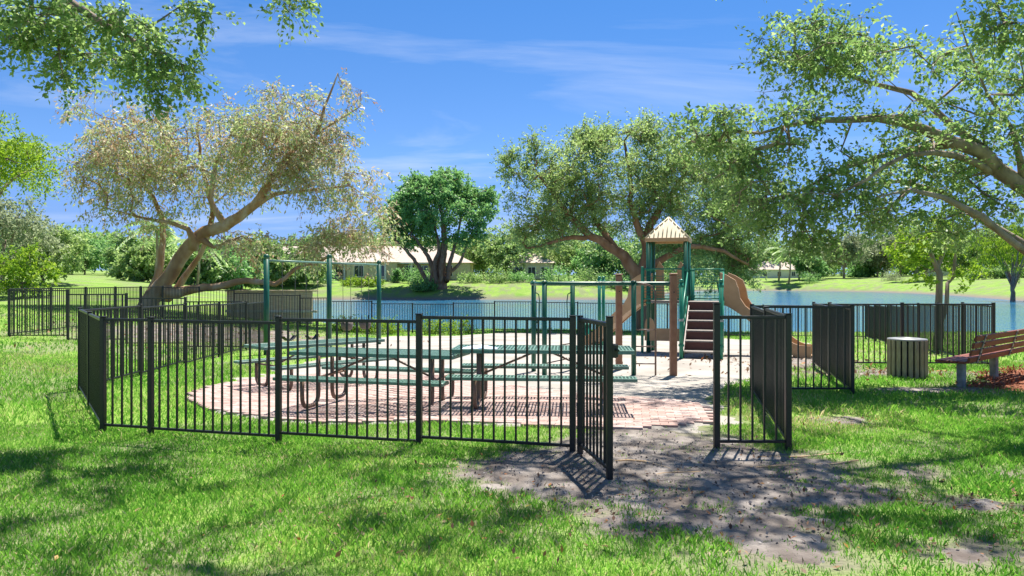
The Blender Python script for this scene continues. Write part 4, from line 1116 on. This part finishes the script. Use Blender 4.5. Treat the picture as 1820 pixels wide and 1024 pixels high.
for px, py, wd, d, lab, lm in ((540, 432, 13, 168, 'tree behind the left end of the house roof', G1), (645, 436, 12, 170, 'low tree behind the house roof beside the wing', G4), (735, 436, 13, 172, 'tree behind the house roof left of the round tree trunk', G2), (500, 445, 9, 118, 'leafy tree hiding the left end of the house', G1), (455, 440, 10, 119, 'leafy tree left of the tree hiding the house end', G2), (545, 462, 6, 121, 'small leafy tree before the house left of the middle swing post', G2), (835, 430, 12, 165, 'tree behind the house right of the round tree trunk', G1), (600, 422, 15, 175, 'tree behind the house roof right of the leaning tree', G2), (690, 430, 14, 180, 'tree behind the house just left of the round tree', G1), (860, 425, 11, 150, 'olive tree right of the round tree on the far lawn', G2), (905, 420, 11, 138, 'green tree between the round tree and the far gabled wall', G1),
                               (960, 415, 12, 165, 'tree rising behind the small gabled wall', G1), (1010, 425, 12, 140, 'tree on the far bank left of the lakeside tree limbs', G2), (1070, 420, 12, 132, 'tree on the far bank behind the overhead ladder', G4), (1120, 425, 13, 128, 'green tree behind the left slide on the far bank', G1), (1210, 420, 13, 150, 'green tree behind the tower on the far bank', G2), (1280, 425, 13, 165, 'green tree behind the stair landing on the far bank', G1)):
    k += 1
    auto_tree('bank_tree', px, d, P(0, py - 14, d)[2], wd * 1.1, lab, lm, crown_low=.1, n=110, per=85, size=.5, seed=k, group='trees along the far bank')
for px, py, wd, d, lab, lm, cl_ in ((1360, 435, 16, 275, 'far tree left of the palms across the lake', G1, .15), (1440, 425, 20, 290, 'lime tree behind the palms across the lake', G3, .2), (1440, 462, 9, 235, 'round dark green tree right of the palms', G4, .1), (1500, 432, 17, 245, 'pale grey-leaved tree with light trunk across the lake', G6, .3), (1560, 440, 15, 255, 'grey-green tree right of the pale-trunked tree', G6, .25),
                                  (1600, 410, 22, 270, 'tall grey-green tree in the middle of the right bank', G6, .2), (1645, 425, 15, 200, 'yellow-green tree behind the forked trunk', G3, .2), (1700, 420, 18, 240, 'green tree beyond the forked trunk', G2, .15), (1760, 425, 18, 230, 'green tree behind the long hedge', G1, .15), (1830, 415, 20, 220, 'tall green tree above the hedge at the right edge', G3, .15),
                                  (1535, 470, 12, 260, 'dark low tree behind the pale trunk', G4, .1), (1400, 470, 12, 285, 'green tree in front of the white house across the lake', G1, .1), (1620, 465, 14, 290, 'low green tree far back on the right bank', G1, .1)):
    k += 1
    auto_tree('far_tree', px, d, P(0, py - 16, d)[2], wd * 1.15, lab, lm, bark='bark_pale', crown_low=cl_, n=110, per=80, size=.75, seed=k, group='trees across the lake on the right')
auto_tree('weeping_tree', 1800, 105, P(0, 375, 105)[2], 11, 'bright drooping willow-like tree at the right edge across the water', G3, crown_low=.25, n=90, per=90, size=.55, seed=99, droop=2.2, aspect=.16)

def forked_tree():
    rng = np.random.default_rng(12); b = (12.75, 21.9); g = gz(*b); d = b[1]
    paths = [[(b[0], d, g - .2, .26), W4(1668, 590, d, .21), W4(1666, 530, d, .18), W4(1664, 485, d, .16), W4(1652, 450, d, .11), W4(1630, 425, d, .06)],
             [W4(1664, 480, d, .13), W4(1680, 445, d, .1), W4(1692, 405, d, .06), W4(1700, 370, d, .04)],
             [W4(1674, 600, d, .16), W4(1680, 540, d, .12), W4(1685, 505, d + .2, .1), W4(1695, 492, d + .3, .085), W4(1697, 465, d + .2, .08), W4(1702, 430, d, .05)]]
    paths = [[(p[0], p[1], p[2], p[3] * .55) for p in pl] for pl in paths]
    E = lambda px, py, rx, ry, rz, n: ellipsoid_points(rng, P(px, py, d), (rx, ry, rz), n, .2)
    cl = np.concatenate([E(1630, 430, .75, .8, .6, 16), E(1660, 400, .9, .9, .6, 16), E(1700, 395, .8, .8, .6, 12), E(1712, 490, .35, .4, .5, 6), E(1645, 490, .3, .4, .25, 4), E(1605, 450, .4, .5, .5, 7)])
    tree('forked_tree', b, 'slender tree with forked mossy trunk behind the fence near the bench', paths, cl, G3, 'bark', per=60, sigma=.2, size=.11, aspect=.5, droop=.4, seed=61, twig=.007)
forked_tree()

def palm(x, y, h, label, nfr=16, fl=2.2, seed=1, group=None, lw=.16):
    rng = np.random.default_rng(seed); g = gz(x, y); t = thing('palm_tree', (x, y, g), label, 'palm', group)
    MB().tube([(0, 0, -.2), (.05 * h, 0, h * .5), (.04 * h, 0, h)], [h * .035, h * .026, h * .022], 8).build('trunk', 'bark_pale', t, True)
    V, Fq, rr = [], [], []
    for i in range(nfr):
        a = 2 * pi * i / nfr + rng.random() * .4; el = rng.uniform(-.2, 1.2); L_ = fl * rng.uniform(.8, 1.1)
        for s in np.linspace(.12, 1, 13):
            r_ = L_ * s * cos(el * (1 - .5 * s)); z = L_ * s * sin(el) - L_ * .75 * s * s
            p = np.array([.04 * h + r_ * cos(a), r_ * sin(a), h + z]); sd = np.array([-sin(a), cos(a), 0]); l = L_ * .34 * (1 - .5 * s)
            for q in (-1, 1):
                tip = p + sd * q * l * .8 + np.array([cos(a), sin(a), 0]) * l * .4 - np.array([0, 0, l * .55])
                wv = np.array([cos(a), sin(a), 0]) * L_ * lw * .3
                o_ = len(V); V += [p - wv, p + wv, tip + wv * .3, tip - wv * .3]; Fq.append((o_, o_ + 1, o_ + 2, o_ + 3)); rr += [rng.random()] * 4
    tag(link('fronds', npmesh('fronds', np.array(V), np.array(Fq), G1, {'rnd': rr}), t), kind='stuff')
PG = 'palms across the lake'
for i, (px, d, h, lab) in enumerate(((1384, 236, 9.5, 'leftmost palm of the three palms across the lake'), (1402, 226, 9.5, 'middle palm of the three palms across the lake'), (1420, 240, 11, 'rightmost palm of the three palms across the lake'))):
    palm(P(px, 500, d)[0], d, h, lab, 20, 5.0, 70 + i, PG)
palm(P(350, 500, 70)[0], 70, 4.2, 'small palm right of the leaning trunk', 14, 2.6, 75)
palm(P(275, 500, 80)[0], 80, 6.0, 'palm with pale fronds left of the leaning trunk', 14, 3.4, 76)

# ------------------------------------------------------------------ shrubs and hedges
LS = 'low shrubs by the lake fence'
for i, (px, lab) in enumerate(((612, 'bright low shrub by the lake fence under the left bucket swing'), (648, 'bright low shrub by the lake fence behind the right bucket swing'), (690, 'bright low shrub by the lake fence just right of the swing frame'), (770, 'bright low shrub by the lake fence left of the widest shrub'), (815, 'widest bright shrub by the lake fence above the picnic tables'))):
    x = (px - 910) / FOC * 32.8; shrub('lakeside_shrub', x, 32.8, .62 if i < 4 else .85, .4, .62, lab, G3, 22, 60, .085, 200 + i, LS)
SP = []
def far_shrub(px, d, rx, h, lab, lm, sd, grp='garden shrubs by the house'):
    shrub('garden_shrub', P(px, 500, d)[0], d, rx, rx * .8, h, lab, lm, 24, 46, .34, sd, grp)
far_shrub(575, 126, 2.4, 2.2, 'spiky dark green shrub left of the middle swing post beyond the lake', G4, 301)
far_shrub(540, 127, 1.6, 1.6, 'small green shrub left of the spiky shrub by the house', G1, 302)
far_shrub(628, 123, 2.2, 1.2, 'yellow-green clipped hedge left half in front of the house porch', G3, 303)
far_shrub(660, 123, 2.2, 1.2, 'yellow-green clipped hedge right half in front of the house porch', G3, 304)
far_shrub(740, 127, 2.2, 2.6, 'dark shrub against the house left of the round tree', G4, 305)
far_shrub(705, 128, .9, 2.4, 'clipped round topiary beside a white porch column', G4, 306)
far_shrub(835, 128, 2.6, 1.6, 'green shrub right of the round tree trunk', G1, 307)
far_shrub(880, 127, 2.8, 2.6, 'leafy shrub on the far bank right of the round tree', G1, 308)
far_shrub(925, 128, 2.4, 1.8, 'leafy shrub left of the small gabled wall', G4, 309)
far_shrub(990, 126, 3.0, 2.6, 'leafy shrub on the far bank above the left ladder posts', G4, 310)
far_shrub(1040, 124, 3.0, 2.8, 'leafy shrub on the far bank behind the ladder rungs', G1, 311)
far_shrub(1090, 122, 2.8, 2.4, 'leafy shrub on the far bank behind the brown post', G4, 312)
far_shrub(1440, 224, 3.2, 3.0, 'dark shrub at the water edge under the palms', G4, 313, 'shrubs across the lake')
far_shrub(1585, 212, 3.4, 2.4, 'brownish shrub at the water edge across the lake', G6, 314, 'shrubs across the lake')
def hedge(px0, px1, d, h, lab):
    x0, x1 = P(px0, 500, d)[0], P(px1, 500, d)[0]; rng = np.random.default_rng(77); c = []
    n = 90
    c = np.stack([rng.uniform(x0, x1, n), d + rng.uniform(-1, 1, n), np.zeros(n)], 1)
    c[:, 2] = ground(c[:, 0], c[:, 1]) + rng.uniform(.3, h, n)
    t = thing('hedge', ((x0 + x1) / 2, d, gz((x0 + x1) / 2, d)), lab, 'hedge'); off = np.array(t.location)
    V, Fq, r = leaf_mesh(rng, c - off, 70, .7, .5, .5, 0)
    tag(link('foliage', npmesh('foliage', V, Fq, G1, {'rnd': r}), t), kind='stuff')
hedge(1720, 1860, 185, 2.4, 'long clipped green hedge at the right edge across the lake')

def woods():
    rng = np.random.default_rng(404); c = []
    for a_, r_ in zip(rng.uniform(-64, 64, 1500), rng.uniform(300, 345, 1500)):
        x, y = r_ * sin(R(a_)), r_ * cos(R(a_)); h = 8 + 7 * float(vnoise(a_, 0, .22, 5)) + 3 * float(vnoise(a_, 0, .8, 6))
        c.append((x, y, gz(x, y) + h * rng.random() ** .7))
    V, Fq, r = leaf_mesh(rng, np.array(c), 60, 1.7, 1.5, .6, .2)
    tag(link('distant_woods', npmesh('distant_woods', V, Fq, G1, {'rnd': r})), 'belt of green woods along the skyline beyond the houses', 'woods', kind='stuff')
woods()

# ------------------------------------------------------------------ houses
def hip(mb, x0, x1, y0, y1, z, h, ov=.7, gable=False):
    x0 -= ov; x1 += ov; y0 -= ov; y1 += ov; w_ = (y1 - y0) / 2
    a = 0 if gable else w_
    r0, r1 = (x0 + a, (y0 + y1) / 2, z + h), (x1 - a, (y0 + y1) / 2, z + h)
    A, B_, C, D = (x0, y0, z), (x1, y0, z), (x1, y1, z), (x0, y1, z)
    mb.quad(A, B_, r1, r0); mb.quad(B_, C, r1); mb.quad(C, D, r0, r1); mb.quad(D, A, r0); mb.quad(D, C, B_, A)

def window(h, x, y, z, w_, hh, wall='white_paint'):
    f = MB(); t = .09
    f.box((x, y - .03, z + hh / 2), (w_ + 2 * t, .06, t)).box((x, y - .03, z - hh / 2), (w_ + 2 * t, .09, t))
    f.box((x - w_ / 2 - t / 2, y - .03, z), (t, .06, hh - t)).box((x + w_ / 2 + t / 2, y - .03, z), (t, .06, hh - t)).box((x, y - .02, z), (.06, .04, hh - t))
    o = f.build('window', wall, h)
    for s in (-1, 1):
        MB().box((x + s * w_ / 4, y - .012, z), (w_ / 2 - .03, .02, hh - .02)).build('pane', 'glass', o)

def big_house():
    d = 133.0; x = P(610, 500, d)[0]; g = gz(x, d)
    h = thing('lakeside_house', (x, d, g), 'long cream house with pale tiled hip roof and white porch columns across the lake', 'house')
    MB().box((0, 7, 1.5), (46, 12, 3.4)).build('wall', 'stucco', h)
    m = MB(); hip(m, -23, 23, 1, 13, 3.15, 3.3); m.build('roof', 'roof', h)
    MB().box((5.5, -.4, 1.5), (9, 2.6, 3.4)).build('front_wing', 'stucco', h)
    m = MB(); hip(m, 1, 10, -1.7, 9, 3.2, 2.5, .6); m.build('wing_roof', 'roof', h)
    for i, xx in enumerate((-4.6, -2.0, .4, 8.0, 12.5, 17)):
        y = -1.9 if 1 < xx < 10 else -.6
        MB().box((xx, y, 1.45), (.34, .34, 3.3), bev=.03).box((xx, y, .1), (.5, .5, .3)).build('column', 'white_paint', h)
    MB().box((-2.6, -.3, 3.06), (7.0, 1.6, .22)).build('porch_beam', 'white_paint', h)
    MB().box((14, -.3, 3.06), (8.0, 1.6, .22)).build('porch_beam', 'white_paint', h)
    for xx in (-20, -15.5, -11, -7.2, -3.3, -.8, 12, 14.5, 19):
        window(h, xx, 1.0, 1.65, 1.5, 2.0)
    for xx in (3.2, 7.2): window(h, xx, -1.7, 1.6, 1.6, 2.0)
    for k_ in range(2):
        m = MB(); xs = (-9, -1) if k_ == 0 else (9.5, 20)
        m.tube([(xs[0], -2.6, 1.15), (xs[1], -2.6, 1.15)], .03, 5); m.tube([(xs[0], -2.6, .15), (xs[1], -2.6, .15)], .03, 5)
        n = int((xs[1] - xs[0]) / .3)
        for i in range(n + 1): m.tube([(xs[0] + i * .3, -2.6, -.3), (xs[0] + i * .3, -2.6, 1.15)], .02, 4)
        tag(m.build('patio_fence', 'black', h), kind='stuff')
big_house()
def small_house(px, d, label, wall, w_=9, dep=8, roofh=2.4, rz=0):
    x = P(px, 500, d)[0]; g = gz(x, d); h = thing('house', (x, d, g), label, 'house', rz=rz)
    MB().box((0, dep / 2, 1.4), (w_, dep, 3.4)).build('wall', wall, h)
    m = MB(); hip(m, -w_ / 2, w_ / 2, 0, dep, 3.05, roofh, .6); m.build('roof', 'roof', h)
    for xx in (-w_ * .3, 0, w_ * .3): window(h, xx, 0, 1.5, 1.3, 1.6)
small_house(945, 135, 'small beige house wall under a tiled roof between the far trees', 'stucco', 8, 8, 2.2)
small_house(1385, 262, 'white house behind the three palms across the lake', 'stucco_white', 17, 10, 3.2)
small_house(1690, 262, 'pale house showing behind the trees on the right bank', 'stucco_white', 16, 10, 3.2)

# timber bank wall behind the stepped fence
def bank_wall():
    a, b = np.array((-14.2, 36.4)), np.array((-9.6, 36.0)); L_ = np.linalg.norm(b - a); g = gz(-12, 36.2)
    t = thing('timber_wall', (a[0], a[1], g), 'low tan timber bank wall behind the stepped fence by the lake', 'wall', rz=math.atan2(b[1] - a[1], b[0] - a[0]))
    for i in range(int(L_ / .22)):
        MB().box((.11 + i * .22, 0, .23 + random.uniform(-.01, .01)), (.21, .06, 2.4), bev=.008).build('plank', 'timber', t)
    MB().box((L_ / 2, -.02, 1.46), (L_ + .1, .2, .07), bev=.01).build('cap', 'timber', t)
    MB().box((L_ / 2, -.07, .45), (L_ + .05, .07, .12), bev=.01).build('waler', 'concrete', t)
bank_wall()

# ------------------------------------------------------------------ grass, litter, roots
def grass(name, n, y0, y1, hgt, wid, seed, xlim=None, dens=None):
    rng = np.random.default_rng(seed)
    u = rng.random(n); y = np.sqrt(y0 * y0 + u * (y1 * y1 - y0 * y0)); x = rng.uniform(-1, 1, n) * (y * .74 + .4)
    keep = (poly_sd(x, y, PAVE) > .02 + .05 * rng.random(n)) & (sand_mask(x, y) < .42 + .25 * (rng.random(n) < .04))
    dm = dirt_mask(x, y); keep &= rng.random(n) > np.maximum(ss(.08, .55, dm) * .975, 0) - .45 * (fbm(x, y, 3.2, 91) > .60) * (dm > .3)
    keep &= (poly_sd(x, y, MUL) > rng.uniform(-.3, .2, n)) | (y < 10) | (y > 17)
    keep &= poly_sd(x, y, LAKE) > .5
    keep &= rng.random(n) < .35 + .9 * fbm(x, y, 2.2, 61)
    x, y, dm = x[keep], y[keep], dm[keep]; n = len(x); z = ground(x, y)
    tuft = fbm(x, y, 1.3, 66); h = hgt * (.4 + 1.1 * tuft) * rng.uniform(.4, 1.35, n) ** 1.2 * (1 - .35 * ss(.2, .5, dm))
    a = rng.uniform(0, 2 * pi, n); w_ = wid * rng.uniform(.6, 1.3, n); dx_, dy_ = np.cos(a), np.sin(a)
    b = rng.uniform(0, 2 * pi, n); ln = h * rng.uniform(.1, .9, n); lx, ly = np.cos(b) * ln, np.sin(b) * ln
    V = np.zeros((n, 4, 3))
    V[:, 0] = np.stack([x - dx_ * w_ / 2, y - dy_ * w_ / 2, z - .005], 1); V[:, 1] = np.stack([x + dx_ * w_ / 2, y + dy_ * w_ / 2, z - .005], 1)
    V[:, 2] = np.stack([x + lx * .45 + dx_ * w_ * .4, y + ly * .45 + dy_ * w_ * .4, z + h * .62], 1)
    V[:, 3] = np.stack([x + lx, y + ly, z + h * .95], 1)
    r = np.clip(.55 * rng.random(n) + .95 * (fbm(x, y, .55, 71) - .5) + .24 + .4 * (rng.random(n) < .10), 0, .9999)
    o = link(name, npmesh(name, V.reshape(-1, 3), np.arange(n * 4).reshape(-1, 4), 'grass', {'rnd': np.repeat(r, 4)}))
    tag(o, 'green lawn grass ' + {'foreground_grass': 'in the foreground before the fence', 'middle_grass': 'around the fenced playground', 'back_grass': 'on the ground near the lake fence'}[name], 'grass', kind='stuff')
grass('foreground_grass', 290000, 3.6, 9.2, .044, .0075, 81)
grass('middle_grass', 150000, 9.2, 17, .065, .012, 82)
grass('back_grass', 90000, 17, 37, .075, .026, 83)

def litter(name, n, regions, size, seed, label):
    rng = np.random.default_rng(seed); X, Y = [], []
    for (cx, cy), (rx, ry), k_ in regions:
        m_ = int(n * k_); X.append(cx + rng.normal(size=m_) * rx); Y.append(cy + rng.normal(size=m_) * ry)
    x, y = np.concatenate(X), np.concatenate(Y); n = len(x); z = ground(x, y) + .022
    c = np.stack([x, y, z], 1); V, Fq, r = leaf_mesh(rng, c, 1, .004, size, .5, 0, 1.4, jitter=.5, tone=1)
    V[:, 2] = np.maximum(V[:, 2], np.repeat(z, 4) - .012)
    tag(link(name, npmesh(name, V, Fq, 'litter', {'rnd': r})), label, 'leaves', kind='stuff')
litter('fallen_leaves', 1100, [((1.3, 5.6), (1.6, .7), .30), ((-.6, 5.6), (1.4, .7), .18), ((2.9, 4.7), (.8, .3), .12), ((0, 7), (3.5, 1.4), .08), ((4.2, 9), (.35, .25), .05), ((3.6, 5.7), (.4, .2), .10), ((-1, 5.5), (4, 1.2), .10)], .042, 91, 'scattered brown fallen leaves on the foreground grass and dirt')
litter('yard_leaf_litter', 1600, [((-10.5, 26), (3, 3.2), .6), ((5.8, 17.5), (1.5, 1.5), .2), ((7.5, 14.5), (2, .8), .2)], .09, 92, 'dry leaf litter on the ground around the fences')
def chips():
    rng = np.random.default_rng(93); n = 9000
    x = rng.uniform(6, 14, n); y = rng.uniform(10.8, 16, n); k_ = poly_sd(x, y, MUL) + (fbm(x, y, 1.2, 55) - .5) * -.8 < .1; x, y = x[k_], y[k_]
    c = np.stack([x, y, ground(x, y) + .06], 1); V, Fq, r = leaf_mesh(rng, c, 1, .012, .07, .3, 0, .6, jitter=.5, tone=1)
    mm = leafmat('mulch_chip', [(0, (.15, .04, .02)), (.5, (.32, .11, .055)), (1, (.48, .24, .15))], .02, .02)
    tag(link('mulch_chips', npmesh('mulch_chips', V, Fq, mm, {'rnd': r})), 'red-brown mulch chips under the park bench', 'mulch', kind='stuff')
chips()
def root(label, pl, r):
    p = catmull([(*q, 0) for q in pl], .12)
    pts = []
    for i, q in enumerate(p):
        pts.append((q[0], q[1] + .02 * sin(i * 1.3), gz(q[0], q[1]) + .008 + .008 * sin(i * .9)))
    x0, y0, z0 = pts[0]
    n = len(pts); m = MB().tube([(a - x0, b - y0, c - z0) for a, b, c in pts], [r * (.4 + .6 * sin(pi * (i + .5) / n)) for i in range(n)], 6)
    o = m.build('tree_root', 'bark_pale', None, True); o.location = (x0, y0, z0)
    tag(o, label, 'root', 'surface roots in the dirt')
root('long thin tree root across the dirt right of the gate', [(1.25, 6.45, 0), (1.9, 6.62, 0), (2.6, 6.78, 0), (3.3, 6.95, 0)], .016)
root('short tree root lying beside the gate end in the dirt', [(.98, 6.95, 0), (1.25, 6.88, 0), (1.5, 6.62, 0)], .017)
root('short root near the latch post in the dirt', [(2.3, 7.05, 0), (2.8, 7.15, 0), (3.3, 7.3, 0)], .012)

def pebbles():
    rng = np.random.default_rng(95); n = 2600
    x = rng.normal(1.5, 1.3, n); y = rng.normal(6.3, 1.0, n); k_ = dirt_mask(x, y) > .45; x, y = x[k_], y[k_]
    c = np.stack([x, y, ground(x, y) + .020], 1); V, Fq, r = leaf_mesh(rng, c, 1, .002, .022, .8, 0, .2, jitter=.6, tone=1)
    pm = leafmat('pebble_crumb', [(0, (.10, .08, .07)), (.5, (.24, .20, .18)), (1, (.45, .41, .38))], .0, .02)
    tag(link('soil_crumbs', npmesh('soil_crumbs', V, Fq, pm, {'rnd': r})), 'small soil crumbs and grit on the dirt at the gate', 'grit', kind='stuff')
pebbles()
